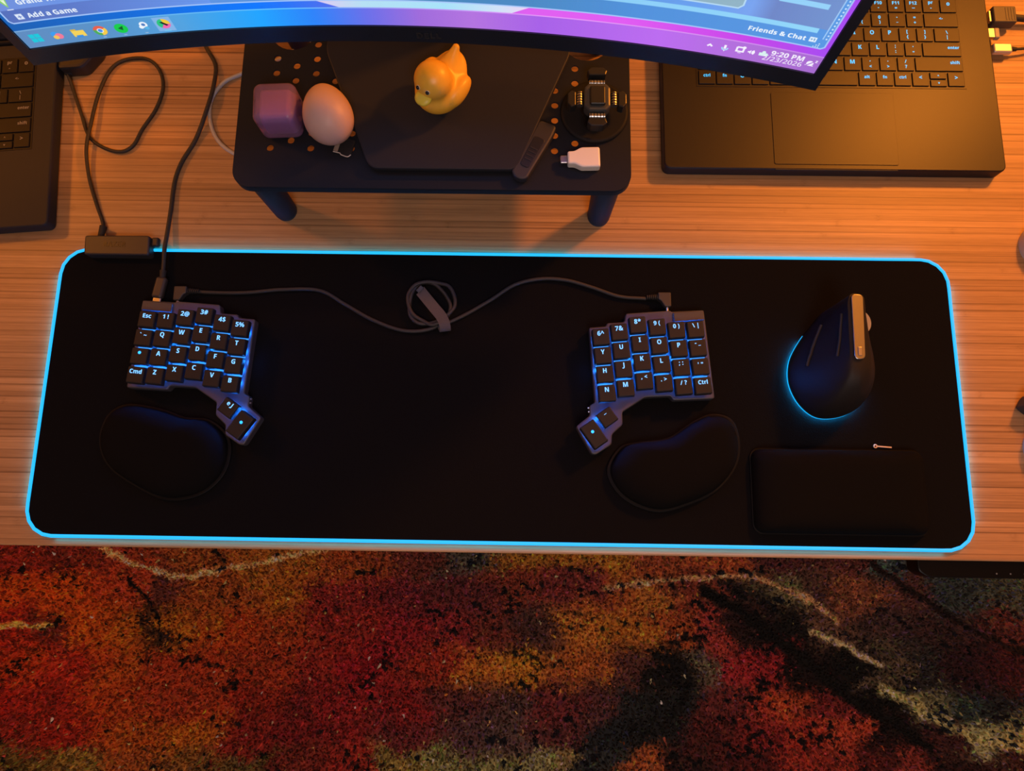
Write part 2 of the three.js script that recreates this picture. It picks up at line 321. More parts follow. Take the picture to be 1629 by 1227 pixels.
// ---------------------------------------------------------------- desk mat with glowing edge
{
  const t = thing('desk_mat', 'long black cloth desk mat with a glowing cyan edge', 'desk mat', [0, T, 0]);
  const o = roundRect(-0.46, -0.294, 0.46, 0, 0.027, 12);
  part(t, 'cloth', slab(o, 0.0002, 0.003), M.cloth);
  const pts = [];
  for (let i = 0; i < o.length; i++) { const a = o[i], b = o[(i + 1) % o.length], n = Math.max(1, Math.round(Math.hypot(b[0] - a[0], b[1] - a[1]) / 0.03)); for (let k = 0; k < n; k++) pts.push([a[0] + (b[0] - a[0]) * k / n, 0.0026, a[1] + (b[1] - a[1]) * k / n]); }
  part(t, 'edge_light', tube(pts, 0.0018, 8, true, 2), glow(CYAN, 1.25));
  for (const [w, p, d] of [[0.86, [0, T + 0.0026, 0.0028], [0, 0, 1]], [0.86, [0, T + 0.0026, -0.2968], [0, 0, -1]], [0.24, [0.4628, T + 0.0026, -0.147], [1, 0, 0]], [0.24, [-0.4628, T + 0.0026, -0.147], [-1, 0, 0]]])
    rectLight(w, 0.0042, CYAN, 5, p, [p[0] + d[0], p[1] - 0.12, p[2] + d[2]]);
  const c = part(t, 'control_box', slab(roundedPoly([[-0.4335, -0.3055], [-0.366, -0.3060], [-0.3645, -0.2845], [-0.4320, -0.2845]], 0.003), 0.001, 0.0135, 0.0015), mat(lin(0.028, 0.026, 0.026), 0.45));
  part(c, 'lettering', text('RAZER', 0.0058, 0.0002), mat(lin(0.014, 0.013, 0.013), 0.3), [-0.401, 0.0135, -0.296]);
  part(t, 'mode_button', box(0.008, 0.006, 0.010, 0.002), M.blackPlastic, [-0.3618, 0.0075, -0.3005]);
}
// ---------------------------------------------------------------- cables on the desk
{
  const y = 0.0022, t = thing('mat_cable', 'thin black cable looping over itself from the mat control box', 'cable', [0, T, 0]);
  const p = [[-0.4815, -0.4955], [-0.4763, -0.4808], [-0.4634, -0.4512], [-0.4491, -0.4213], [-0.4276, -0.4082], [-0.4123, -0.4062], [-0.4021, -0.4129], [-0.3941, -0.4324], [-0.3817, -0.4574], [-0.377, -0.4842], [-0.3835, -0.505], [-0.3968, -0.5173], [-0.4145, -0.5186], [-0.43, -0.513], [-0.4391, -0.5013], [-0.4462, -0.4742], [-0.4485, -0.4378], [-0.4498, -0.408], [-0.4439, -0.3749], [-0.4334, -0.3461], [-0.4225, -0.3205], [-0.4203, -0.3065]];
  part(t, 'cord', tube(p.map(([x, z], i) => [x, i === 16 || i === 17 ? 0.0058 : i === 15 || i === 18 ? 0.0035 : i === 21 || i === 0 ? 0.006 : y, z]), 0.0019, 8), M.cable);
  part(t, 'strain_relief', new THREE.CylinderGeometry(0.0029, 0.0036, 0.012, 12), M.rubber, [-0.4206, 0.0062, -0.3125], [Math.PI / 2, 0, 0.12]);
}
{
  const y = 0.0026, t = thing('keyboard_usb_cable', 'black cable running from behind the monitor into a split keyboard half', 'cable', [0, T, 0]);
  const p = [[-0.36, -0.70, y], [-0.352, -0.62, y], [-0.341, -0.55, y], [-0.3337, -0.5329, y], [-0.3218, -0.5119, y], [-0.3193, -0.4849, 0.0062], [-0.324, -0.4543, 0.0066], [-0.3345, -0.4212, y], [-0.3473, -0.3929, y], [-0.3519, -0.3724, y], [-0.3522, -0.3364, y + 0.001], [-0.3518, -0.3081, 0.0065], [-0.3515, -0.2921, 0.0085], [-0.3508, -0.2786, 0.008], [-0.3502, -0.2650, 0.0085]];
  part(t, 'cord', tube(p.map(([x, z, h]) => [x, h, z]), 0.0022, 8), M.cable);
  part(t, 'plug', box(0.0115, 0.0072, 0.023, 0.003, 3), mat(lin(0.035, 0.030, 0.029), 0.45), [-0.3515, 0.0085, -0.2508], [0, -0.15, 0]);
  part(t, 'strain_relief', new THREE.CylinderGeometry(0.0028, 0.0034, 0.008, 12), M.rubber, [-0.3502, 0.0085, -0.2655], [Math.PI / 2, 0, 0]);
  part(t, 'metal_tip', box(0.0085, 0.0032, 0.006, 0.0012), M.steel, [-0.3530, 0.0085, -0.2375], [0, -0.15, 0]);
}
single('charging_cable', 'pale grey cable bowing out beside the monitor riser', 'cable',
  tube([[-0.20, -0.56], [-0.25, -0.52], [-0.2921, -0.5006], [-0.31, -0.4904], [-0.322, -0.4695], [-0.3208, -0.4431], [-0.3104, -0.4207], [-0.2927, -0.4061], [-0.26, -0.395], [-0.22, -0.40]].map(([x, z]) => [x, 0.0024, z]), 0.0022, 8), M.greyCable, [0, T, 0]);
{ // cable between the keyboard halves, with a strapped coil
  const t = thing('keyboard_link_cable', 'dark cable joining the two keyboard halves with a coil midway', 'cable', [0, T, 0]), y = 0.0052;
  const p = [[-0.3195, -0.2490], [-0.3037, -0.2478], [-0.2647, -0.248], [-0.2259, -0.2519], [-0.1869, -0.2511], [-0.16, -0.2366], [-0.1333, -0.2216], [-0.1006, -0.2101], [-0.078, -0.2105], [-0.0654, -0.2155]].map(a => [a[0], y, a[1]]);
  for (let k = 0; k <= 26; k++) {                                  // two and a half turns of the coil
    const a = (62 - k * 27.7) * R, r = 0.0215 + 0.0022 * Math.sin(k * 1.3) + (k > 16 && k < 24 ? 0.0035 : 0), cx = -0.0745 + (k > 12 ? 0.004 : 0);
    p.push([cx + r * Math.cos(a), y + 0.0001 * k + 0.0005 * (k % 3), -0.2385 + r * 0.98 * Math.sin(a)]);
  }
  for (const a of [[-0.0565, -0.2185], [-0.0401, -0.2258], [-0.0115, -0.2433], [0.0141, -0.2606], [0.0399, -0.267], [0.0659, -0.266], [0.0918, -0.2589], [0.1208, -0.2492], [0.1480, -0.2472]]) p.push([a[0], y, a[1]]);
  part(t, 'cord', tube(p, 0.0020, 8, false, 7), M.cable);
  for (const [x, z, s] of [[-0.3285, -0.2478, 1], [0.1655, -0.2478, -1]]) {
    const q = part(t, 'plug', slab(roundedPoly([[x + s * 0.0060, z - 0.0045], [x - s * 0.0070, z - 0.0045], [x - s * 0.0070, z + 0.0105], [x - s * 0.0005, z + 0.0105], [x + s * 0.0035, z + 0.0040], [x + s * 0.0060, z + 0.0030]], 0.0012), 0.0045, 0.0118, 0.001), mat(lin(0.030, 0.028, 0.029), 0.5));
    for (let i = 0; i < 6; i++) part(q, 'relief_ring', new THREE.CylinderGeometry(0.0032 - i * 0.00015, 0.0032 - i * 0.00015, 0.0012, 12), M.rubber, [x + s * (0.0068 + i * 0.0019), 0.0072 - i * 0.0002, z - 0.0005], [0, 0, Math.PI / 2]);
    part(q, 'metal_pin', new THREE.CylinderGeometry(0.0016, 0.0016, 0.006, 10), M.steel, [x - s * 0.0035, 0.008, z + 0.0125], [Math.PI / 2, 0, 0]);
  }
  // hook-and-loop strap round the coil
  const s = thing('cable_strap', 'grey fabric strap wrapped round the coiled cable', 'cable strap', [0, T, 0]);
  const m = mat(lin(0.085, 0.075, 0.082), 0.85, 0, { bumpMap: tiled(grainTex, 0.02), bumpScale: 0.0003 });
  const w = 0.0056;                                                 // x, height, z and direction across of the band
  const prof = [[-0.0830, 0.0112, -0.2505, -49], [-0.0750, 0.0118, -0.2408, -49], [-0.0670, 0.0122, -0.2312, -47], [-0.0605, 0.0130, -0.2232, -40], [-0.0570, 0.0130, -0.2160, -24], [-0.0562, 0.0105, -0.2112, -12], [-0.0565, 0.0068, -0.2098, -8], [-0.0580, 0.0038, -0.2125, -10], [-0.0610, 0.0036, -0.2185, -20], [-0.0650, 0.0042, -0.2225, -30]];
  const c = new THREE.CatmullRomCurve3(prof.map(q => V(q[0], q[1], q[2])), false, 'centripetal'), pos = [], idx = [], K = 54;
  for (let i = 0; i <= K; i++) {
    const u = i / K * (prof.length - 1), k0 = Math.min(prof.length - 2, Math.floor(u)), ang = (prof[k0][3] + (prof[k0 + 1][3] - prof[k0][3]) * (u - k0)) * R, n = V(Math.cos(ang), 0, Math.sin(ang));
    const q = c.getPoint(i / K), tn = c.getTangent(i / K), up = tn.clone().cross(n).normalize().multiplyScalar(0.0006);
    for (const [sw, su] of [[-1, -1], [1, -1], [1, 1], [-1, 1]]) pos.push(q.x + n.x * w * sw + up.x * su, q.y + up.y * su, q.z + n.z * w * sw + up.z * su);
    if (i) for (let k = 0; k < 4; k++) { const e = (k + 1) % 4, A = (i - 1) * 4 + k, B = (i - 1) * 4 + e, C = A + 4, D = B + 4; idx.push(A, C, B, B, C, D); }
  }
  idx.push(0, 1, 2, 0, 2, 3, K * 4, K * 4 + 2, K * 4 + 1, K * 4, K * 4 + 3, K * 4 + 2);
  let g = new THREE.BufferGeometry(); g.setAttribute('position', new THREE.Float32BufferAttribute(pos, 3)); g.setIndex(idx); g = g.toNonIndexed(); g.computeVertexNormals();
  g.setAttribute('uv', new THREE.Float32BufferAttribute(Array.from({ length: g.attributes.position.count * 2 }, (_, i) => g.attributes.position.array[(i >> 1) * 3 + (i % 2) * 2]), 2));
  part(s, 'band', g, m);
  part(s, 'buckle', box(0.0075, 0.0022, 0.0045, 0.0008), mat(lin(0.05, 0.055, 0.06), 0.4), [-0.0832, 0.0122, -0.2518], [0, 0.85, 0]);
}

// ---------------------------------------------------------------- split keyboard halves
const keyGeo = (w, d, h) => { const g = box(w, h, d, 0.0014, 3), p = g.attributes.position; for (let i = 0; i < p.count; i++) { const k = 1 - 0.055 * (p.getY(i) / h + 0.5); p.setX(i, p.getX(i) * k); p.setZ(i, p.getZ(i) * k - 0.0002); } g.computeVertexNormals(); return g; };
const CAP = keyGeo(0.0174, 0.0174, 0.0075), CAP_LONG = keyGeo(0.0168, 0.0262, 0.0075), CAP_THUMB = keyGeo(0.0172, 0.0162, 0.0075);
const legendMat = glow(lin(0.16, 0.48, 1), 1.7), dotMat = glow(lin(0.01, 0.34, 1), 2.4), barMat = glow(lin(0.05, 0.32, 1), 1.15), ledMat = glow(lin(0.006, 0.17, 1), 150);
const BAR = box(0.0148, 0.0010, 0.0014, 0.0003, 1), LED = box(0.0090, 0.0018, 0.0050, 0.0003, 1);
function splitHalf(label, pos, turn, mir, legends, thumb) {
  const t = thing('split_keyboard', label, 'keyboard', pos, turn, 'two halves of the split keyboard');
  const fx = a => a.map(([x, z]) => [mir * x, z]);
  const outline = [[-0.0612, -0.0475], [-0.0282, -0.0485], [-0.0272, -0.0498], [0.0176, -0.0504], [0.0200, -0.0416], [0.0376, -0.0420], [0.0392, -0.0388], [0.0562, -0.0388], [0.0580, 0.0378], [0.0640, 0.0404], [0.0642, 0.0498], [0.0790, 0.0600], [0.0665, 0.0878], [0.0620, 0.0886], [0.0462, 0.0802], [0.0448, 0.0706], [0.0334, 0.0618], [0.0322, 0.0492], [0.0080, 0.0364], [-0.0170, 0.0373], [-0.0190, 0.0418], [-0.0598, 0.0434]];
  part(t, 'case', slab(roundedPoly(fx(outline), 0.0022), 0.0005, 0.0115, 0.0012), M.kbCase);
  part(t, 'port_cover', box(0.031, 0.0025, 0.010, 0.001), M.kbCase, [mir * -0.0448, 0.0123, -0.0417]);
  const cx = [-0.0470, -0.0282, -0.0095, 0.0093, 0.0282, 0.0468], cz = [0.0033, 0.0024, -0.0023, -0.0060, -0.0004, 0.0031];
  const legend = (k, s, z = -0.0037) => {
    if (s === '●') part(k, 'legend_light', new THREE.CylinderGeometry(0.0015, 0.0015, 0.0002, 16), dotMat, [0, 0.00385, z]);
    else part(k, 'legend_light', text(s, s.length > 3 ? 0.0040 : s.length > 2 ? 0.0042 : 0.0046), legendMat, [0, 0.00375, z]);
  };
  for (let c = 0; c < 6; c++) for (let r = 0; r < 4; r++) {
    const x = mir * cx[c], z = cz[c] + (r - 1.5) * 0.0189;
    const k = part(t, 'keycap', CAP, M.keycap, [x, 0.01955, z]); legend(k, legends[r][mir > 0 ? c : 5 - c]);
    part(k, 'led', LED, ledMat, [c === 5 ? mir * 0.0012 : 0, -0.0071, r === 3 ? -0.004 : 0.0020]);
    if (r < 3) part(k, 'led_bar', BAR, barMat, [0, -0.0052, 0.0084]);
  }
  const th = -30 * R * mir;
  const a = part(t, 'thumb_key', CAP_THUMB, M.keycap, [mir * 0.0490, 0.01955, 0.0548], [0, th, 0]); legend(a, thumb);
  const b = part(t, 'thumb_key', CAP_LONG, M.keycap, [mir * 0.0633, 0.01955, 0.0702], [0, th, 0]); legend(b, '●', -0.003);
  for (const k of [a, b]) { part(k, 'led', LED, ledMat, [0, -0.0071, k === a ? -0.0015 : -0.0050]); if (k === b) part(k, 'led', LED, ledMat, [mir * 0.0008, -0.0071, 0.004]); }
  for (const z of [0.0422, 0.0462]) part(t, 'contact_pin', new THREE.CylinderGeometry(0.0009, 0.0009, 0.0016, 10), M.steel, [mir * 0.0646, 0.0085, z], [0, 0, Math.PI / 2]);
  const c0 = Math.cos(turn), s0 = Math.sin(turn);
  for (const [x, z] of [[0.0187, 0], [-0.019, 0], [0.0566, 0.006], [0.0597, 0.0548]]) pointLight(BLUE, 0.0006, [pos[0] + c0 * mir * x + s0 * z, pos[1] + 0.0145, pos[2] - s0 * mir * x + c0 * z], 0.1);
  return t;
}
splitHalf('black split keyboard half whose keys include Esc, Q and Z', [-0.3075, T + 0.0025, -0.1835], -4.85 * R, 1,
  [['Esc', '1 !', '2@', '3#', '4$', '5%'], ['` ~', 'Q', 'W', 'E', 'R', 'T'], ['●', 'A', 'S', 'D', 'F', 'G'], ['Cmd', 'Z', 'X', 'C', 'V', 'B']], 'e J');
splitHalf('black split keyboard half whose keys include Y, P and Ctrl', [0.1484, T + 0.0025, -0.1802], 5.55 * R, -1,
  [['6^', '7&', '8*', '9 (', '0 )', '\\ |'], ['Y', 'U', 'I', 'O', 'P', '- _'], ['H', 'J', 'K', 'L', '; :', '\' "'], ['N', 'M', ', <', '. >', '/ ?', 'Ctrl']], '_');

// ---------------------------------------------------------------- wrist rests
function rest(label, pts) {
  const n = pts.length, cx = pts.reduce((s, a) => s + a[0], 0) / n, cz = pts.reduce((s, a) => s + a[1], 0) / n;
  const t = thing('wrist_rest', label, 'wrist rest', [cx, T + 0.003, cz], 0, 'kidney shaped wrist rests');
  const o = smoothLoop(pts.map(a => [a[0] - cx, a[1] - cz]), 72);
  part(t, 'base_plate', slab(o, 0.0003, 0.0035, 0.0008), M.rim);
  part(t, 'cushion', dome(o.map(a => [a[0] * 0.955, a[1] * 0.95]), 0.017, 3.2, 2.2, 16, 0.003), M.foam);
}
rest('black kidney shaped wrist rest below the keyboard half with Esc', [[-0.3964, -0.0943], [-0.39, -0.1198], [-0.374, -0.1296], [-0.3373, -0.1257], [-0.3123, -0.1177], [-0.2867, -0.1149], [-0.2660, -0.0963], [-0.2670, -0.065], [-0.286, -0.0432], [-0.3194, -0.0353], [-0.355, -0.0483], [-0.3857, -0.0694]]);
rest('black kidney shaped wrist rest below the keyboard half with Ctrl', [[0.1062, -0.0707], [0.1195, -0.0945], [0.1352, -0.0991], [0.1665, -0.104], [0.192, -0.1208], [0.211, -0.1287], [0.2297, -0.1239], [0.2375, -0.1038], [0.234, -0.0789], [0.2144, -0.054], [0.1832, -0.0383], [0.1524, -0.0318], [0.1189, -0.0464]]);
{
  const t = thing('mouse_wrist_cushion', 'soft black rectangular wrist cushion below the mouse', 'wrist rest', [0.331, T + 0.003, -0.054]);
  const o = roundRect(-0.0835, -0.0405, 0.0835, 0.0405, 0.010, 6), d = [];
  for (let i = 0; i < o.length; i++) { const a = o[i], b = o[(i + 1) % o.length], k = Math.max(1, Math.round(Math.hypot(a[0] - b[0], a[1] - b[1]) / 0.006)); for (let j = 0; j < k; j++) d.push([a[0] + (b[0] - a[0]) * j / k, a[1] + (b[1] - a[1]) * j / k]); }
  part(t, 'pillow', dome(d, 0.017, 5, 2.2, 18, 0.002), M.foam);
  part(t, 'base_mat', slab(roundRect(-0.0845, -0.0415, 0.0845, 0.0415, 0.010, 6), 0.0002, 0.002), M.rim);
}
{
  const t = thing('small_pin', 'tiny pale metal pin with a ring head lying on the mat', 'pin', [0.3790, T + 0.0039, -0.0985], -0.07);
  part(t, 'shaft', new THREE.CylinderGeometry(0.0008, 0.0008, 0.0145, 8), mat(lin(0.75, 0.6, 0.52), 0.4), [0.0005, 0, 0], [0, 0, Math.PI / 2]);
  part(t, 'ring_head', new THREE.TorusGeometry(0.0015, 0.0007, 8, 16), mat(lin(0.75, 0.6, 0.52), 0.4), [-0.0080, 0, 0], [Math.PI / 2, 0, 0]);
}

// ---------------------------------------------------------------- vertical mouse
{
  const ox = 0.3310, oz = -0.18, t = thing('vertical_mouse', 'black vertical mouse with metal top strip and cyan glow under its heel', 'mouse', [ox, T + 0.003, oz]);
  const baseP = [[0.338, -0.238], [0.346, -0.233], [0.353, -0.215], [0.3580, -0.194], [0.3635, -0.172], [0.3605, -0.150], [0.350, -0.1340], [0.334, -0.1265], [0.313, -0.1265], [0.2975, -0.139], [0.2885, -0.160], [0.290, -0.182], [0.301, -0.203], [0.316, -0.222], [0.328, -0.235]];
  const topP = [[0.333, -0.2345], [0.3385, -0.232], [0.3390, -0.215], [0.3385, -0.197], [0.3370, -0.180], [0.3350, -0.172], [0.3325, -0.1685], [0.3295, -0.1675], [0.3270, -0.1690], [0.3255, -0.173], [0.3245, -0.182], [0.3240, -0.198], [0.3240, -0.214], [0.3245, -0.228], [0.3275, -0.2340]];
  const aP = [1, 1.3, 1.6, 1.7, 1.8, 2.0, 2.0, 2.0, 1.9, 1.6, 1.3, 1.05, 1, 1, 1], bP = [0.9, 0.8, 0.65, 0.62, 0.58, 0.55, 0.55, 0.55, 0.62, 0.85, 1.15, 1.35, 1.35, 1.1, 0.95];
  const n = 90, B = smoothLoop(baseP, n), P2 = smoothLoop(topP, n), A = smoothLoop(aP.map((a, i) => [a, bP[i]]), n);
  const at3 = (i, h) => { const g = Math.pow(Math.max(0, 1 - Math.pow(h, A[i][0])), A[i][1]), x = P2[i][0] + (B[i][0] - P2[i][0]) * g, z = P2[i][1] + (B[i][1] - P2[i][1]) * g; return [x - ox, h * (0.060 - 0.05 * (P2[i][1] + 0.2)), z - oz]; };
  const pos = [], idx = [], rings = 30;
  for (let j = 0; j <= rings; j++) for (let i = 0; i < n; i++) { const [x, y, z] = at3(i, j / rings); pos.push(x, 0.0032 + y, z); }
  for (let j = 0; j < rings; j++) for (let i = 0; i < n; i++) { const k = (i + 1) % n, a = j * n + i, b = j * n + k; idx.push(a, a + n, b, b, a + n, b + n); }
  const top = pos.length / 3; pos.push(0.0005, 0.0638, -0.02); for (let i = 0; i < n; i++) idx.push(top, rings * n + (i + 1) % n, rings * n + i);
  const bot = pos.length / 3; pos.push(0, 0.0032, 0); for (let i = 0; i < n; i++) idx.push(bot, i, (i + 1) % n);
  const g = new THREE.BufferGeometry(); g.setAttribute('position', new THREE.Float32BufferAttribute(pos, 3)); g.setIndex(idx); g.computeVertexNormals();
  const skin = mat(lin(0.0125, 0.0105, 0.0102), 0.55, 0, { specularIntensity: 0.5 });
  part(t, 'body', g, skin);
  part(t, 'sole', slab(B.map(([x, z]) => [(x - ox) * 0.90, (z - oz) * 0.90]), 0.0002, 0.0034), M.rubber);
  const strip = part(t, 'metal_strip', slab(roundedPoly([[-0.0052, -0.0535], [0.0056, -0.0530], [0.0048, 0.0075], [-0.0048, 0.0080]], 0.0042, 6).map(a => a), 0, 0.0013, 0.0005), mat(lin(0.46, 0.45, 0.44), 0.30, 1), [0.0006, 0.0632, 0], [0.05, 0, 0]);
  part(strip, 'slide_button', box(0.0038, 0.0012, 0.0085, 0.0016), mat(lin(0.5, 0.47, 0.45), 0.4, 1), [0, 0.0015, 0.0005]);
  part(t, 'scroll_wheel', new THREE.CylinderGeometry(0.0110, 0.0110, 0.0055, 28), mat(lin(0.30, 0.28, 0.27), 0.5), [0.0095, 0.050, -0.031], [0, 0, -0.3]);
  const strand = (i0, i1, h0, h1, r) => { const p = []; for (let k = 0; k <= 8; k++) { const s = k / 8, [x, y, z] = at3(Math.round(i0 + (i1 - i0) * s) % n, h0 + (h1 - h0) * s); p.push([x - 0.0002, y + 0.0030, z]); } return tube(p, r, 8); };
  part(t, 'thumb_button', strand(62, 74, 0.34, 0.40, 0.0021), mat(lin(0.018, 0.017, 0.018), 0.4));
  part(t, 'thumb_button', strand(60, 74, 0.80, 0.84, 0.0017), mat(lin(0.018, 0.017, 0.018), 0.4));
  const arc = []; for (let i = 27; i <= 74; i++) arc.push([(B[i][0] - ox) * 0.99, 0.0024, (B[i][1] - oz) * 0.99]);
  part(t, 'underglow_light', tube(arc, 0.0009, 6, false, 2), glow(CYAN, 1.1));
  const led = []; for (let i = 30; i <= 72; i++) led.push([(B[i][0] - ox) * 0.955, 0.0014, (B[i][1] - oz) * 0.955]);
  part(t, 'underglow_led', tube(led, 0.0009, 6, false, 2), glow(CYAN, 190));
}
// ---------------------------------------------------------------- monitor riser
const RY = 0.098;                                                  // top of the riser above the desk
{
  const t = thing('monitor_riser', 'black metal monitor riser with round vent holes and four legs', 'riser', [0, T, 0]);
  const holes = [], cut = [[-0.2025, -0.4830, 0.0225], [0.0790, -0.4760, 0.0240]];
  for (const [x, z, r] of cut) holes.push(circle(x, z, r, 28));
  for (let i = 0; i < 17; i++) for (let k = -7; k < 6; k++) {
    const x = -0.2155 + i * 0.01889, z = -0.4362 + k * 0.01545 + (i % 2 ? 0.0077 : 0);
    if (z > -0.352 || z < -0.535 || cut.some(c => Math.hypot(x - c[0], z - c[1]) < c[2] + 0.005)) continue;
    holes.push(circle(x, z, 0.0038, 14));
  }
  part(t, 'shelf', slab(roundRect(-0.2487, -0.5550, 0.1197, -0.3195, 0.017, 8), RY - 0.0015, RY, 0.0004, holes), M.riser);
  part(t, 'rim', slab(roundRect(-0.2487, -0.5550, 0.1197, -0.3195, 0.017, 8), RY - 0.0105, RY - 0.0012, 0.0012, [roundRect(-0.2467, -0.5530, 0.1177, -0.3215, 0.015, 8)]), M.riser);
  for (const [x, z] of [[-0.2305, -0.3405], [0.1005, -0.3385], [-0.2305, -0.541], [0.1005, -0.541]]) {
    const l = part(t, 'leg', new THREE.CylinderGeometry(0.0138, 0.0118, RY - 0.014, 28), M.riser, [x, (RY - 0.014) / 2 + 0.004, z]);
    part(l, 'foot_pad', new THREE.CylinderGeometry(0.0118, 0.0112, 0.0042, 28), M.rubber, [0, -(RY - 0.014) / 2 - 0.0019, 0]);
  }
}
// ---------------------------------------------------------------- monitor
{
  const t = thing('curved_monitor', 'large curved black monitor showing a blue and purple desktop', 'monitor', [-0.06037, T, -0.36422], -1.41 * R);
  const RC = 1.5, sag = RC - Math.sqrt(RC * RC - 0.2985 * 0.2985), tilt = 2 * R, Y0 = 0.21843, hw = 0.2985, sh = 0.336;
  const bend = (x, h, d) => { const r = RC + d, a = x / RC; return [r * Math.sin(a), Y0 + h * Math.cos(tilt), RC - r * Math.cos(a) - sag - h * Math.sin(tilt)]; };
  const bent = (x0, x1, h0, h1, d0, d1, nx = 48) => {              // block of the curved shell
    const g = new THREE.BoxGeometry(x1 - x0, h1 - h0, d1 - d0, nx, 2, 1), p = g.attributes.position;
    for (let i = 0; i < p.count; i++) { const q = bend(p.getX(i) + (x0 + x1) / 2, p.getY(i) + (h0 + h1) / 2, (d0 + d1) / 2 - p.getZ(i)); p.setXYZ(i, ...q); }
    g.computeVertexNormals(); return g;
  };
  const chin = () => { const g = bent(-bx, bx, cb, -0.0004, -0.0008, 0.0024), p = g.attributes.position; for (let i = 0; i < p.count; i++) { const k = (Y0 - p.getY(i)) / -cb; if (p.getZ(i) > 0 || true) p.setZ(i, p.getZ(i) + Math.max(0, k) * 0.0004); } g.computeVertexNormals(); return g; };
  const ax = RC * Math.asin(hw / RC), bx = ax + 0.008, cb = -0.0163, ct = sh + 0.009;
  part(t, 'back_shell', bent(-bx, bx, cb, ct, 0.002, 0.030), M.bezel);
  const bz = part(t, 'bezel', mergeGeometries([chin(), bent(-bx, bx, sh + 0.0004, ct, -0.0012, 0.0024), bent(-bx, -ax - 0.0004, -0.0004, sh + 0.0004, -0.0012, 0.0024, 2), bent(ax + 0.0004, bx, -0.0004, sh + 0.0004, -0.0012, 0.0024, 2)]), M.bezel);
  const lg = text('DELL', 0.0062, 0.0003).clone(); lg.rotateX(Math.PI / 2); const lp = bend(0.0045, -0.0090, -0.0013);
  part(bz, 'lettering', lg, mat(lin(0.075, 0.078, 0.085), 0.35, 0.6), lp);
  // the desktop picture
  const W = 2048, H = 1152, cv = document.createElement('canvas'); cv.width = W; cv.height = H; const c = cv.getContext('2d'), k = W / 0.597;
  const X = x => (x + 0.2985) * k, Y = h => H - h * k;
  const grad = (x0, x1, stops) => { const g = c.createLinearGradient(X(x0), 0, X(x1), 0); for (const [p, col] of stops) g.addColorStop((p - x0) / (x1 - x0), col); return g; };
  const rect = (x0, h0, x1, h1, f) => { c.fillStyle = f; c.fillRect(X(x0), Y(h1), X(x1) - X(x0), Y(h0) - Y(h1)); };
  const poly = (pts, f) => { c.fillStyle = f; c.beginPath(); pts.forEach(([x, h], i) => i ? c.lineTo(X(x), Y(h)) : c.moveTo(X(x), Y(h))); c.closePath(); c.fill(); };
  const line = (pts, col, w) => { c.strokeStyle = col; c.lineWidth = w; c.beginPath(); pts.forEach(([x, h], i) => i ? c.lineTo(X(x), Y(h)) : c.moveTo(X(x), Y(h))); c.stroke(); };
  const say = (s, x, h, px, col = '#eef6ff', bold = true, align = 'left') => { c.fillStyle = col; c.font = (bold ? 'bold ' : '') + px + 'px sans-serif'; c.textAlign = align; c.textBaseline = 'middle'; c.fillText(s, X(x), Y(h)); };
  const disc = (x, h, r, col) => { c.fillStyle = col; c.beginPath(); c.arc(X(x), Y(h), r * k, 0, 7); c.fill(); };
  rect(-0.2985, 0, 0.2985, sh, grad(-0.2985, 0.2985, [[-0.2985, '#1560b4'], [-0.12, '#0b78ff'], [-0.07, '#4a70f0'], [0.08, '#e060f0'], [0.15, '#e25cf2'], [0.24, '#c846ea'], [0.2985, '#a84cf0']]));
  poly([[-0.078, 0.0262], [-0.0575, 0.0175], [0.0680, 0.0175], [0.0850, 0.0262]], grad(-0.078, 0.085, [[-0.078, '#e6c8f2'], [-0.04, '#b6e0f4'], [0.02, '#a8e2fa'], [0.06, '#d2e2f8'], [0.085, '#f0d2f4']]));
  // window
  rect(-0.2955, 0.0250, 0.2945, sh - 0.01, grad(-0.2955, 0.2945, [[-0.2955, '#7090dc'], [-0.2, '#6a9af0'], [-0.1, '#5590d8'], [-0.02, '#4a86bc'], [0.08, '#4c8ac4'], [0.16, '#5292dc'], [0.2945, '#5a98e4']]));
  rect(-0.2955, 0.0250, -0.15, 0.0372, grad(-0.2955, -0.15, [[-0.2955, '#5470bc'], [-0.24, '#5e7ccc'], [-0.15, '#6a98ee']]));
  rect(0.09, 0.0430, 0.2905, 0.3, grad(0.09, 0.2905, [[0.09, '#5c96d8'], [0.2, '#6aa0f0'], [0.235, '#7aa4f0'], [0.25, '#7088c8'], [0.2905, '#7494d0']]));
  rect(0.075, 0.0386, 0.2845, 0.0430, grad(0.075, 0.2845, [[0.075, '#5fa0e0'], [0.12, '#8ccdf8'], [0.2845, '#92d6fa']]));
  poly([[0.14, 0.0480], [0.2262, 0.0480], [0.2290, 0.0510], [0.2290, 0.09], [0.14, 0.09]], '#92b4c6');
  line([[0.14, 0.0480], [0.2262, 0.0480], [0.2290, 0.0510], [0.2290, 0.09]], '#b8dcf6', 4);
  rect(0.25, 0.0600, 0.2830, 0.0645, '#96d2fa');
  line([[-0.2955, 0.06], [-0.2955, 0.0275], [-0.2935, 0.0250], [0.2925, 0.0250], [0.2948, 0.0270], [0.2948, 0.2]], '#a8c8fa', 4);
  line([[0.2905, 0.034], [0.2912, 0.2]], '#a4cdf8', 3);
  c.setLineDash([5, 6]); line([[0.2928, 0.034], [0.2935, 0.1]], '#cfe6ff', 4); c.setLineDash([]);
  say('Add a Game', -0.2800, 0.0306, 21); rect(-0.2880, 0.0278, -0.2832, 0.0330, '#dcE8fa'); say('+', -0.2856, 0.0304, 20, '#5c78c4', true, 'center');
  poly([[-0.2905, 0.0465], [-0.2872, 0.0390], [-0.2845, 0.0480]], '#8fd06a'); poly([[-0.2885, 0.0465], [-0.2872, 0.0410], [-0.2858, 0.0465]], '#e6f4d8'); rect(-0.2895, 0.0370, -0.2850, 0.0378, '#dfe9fb');
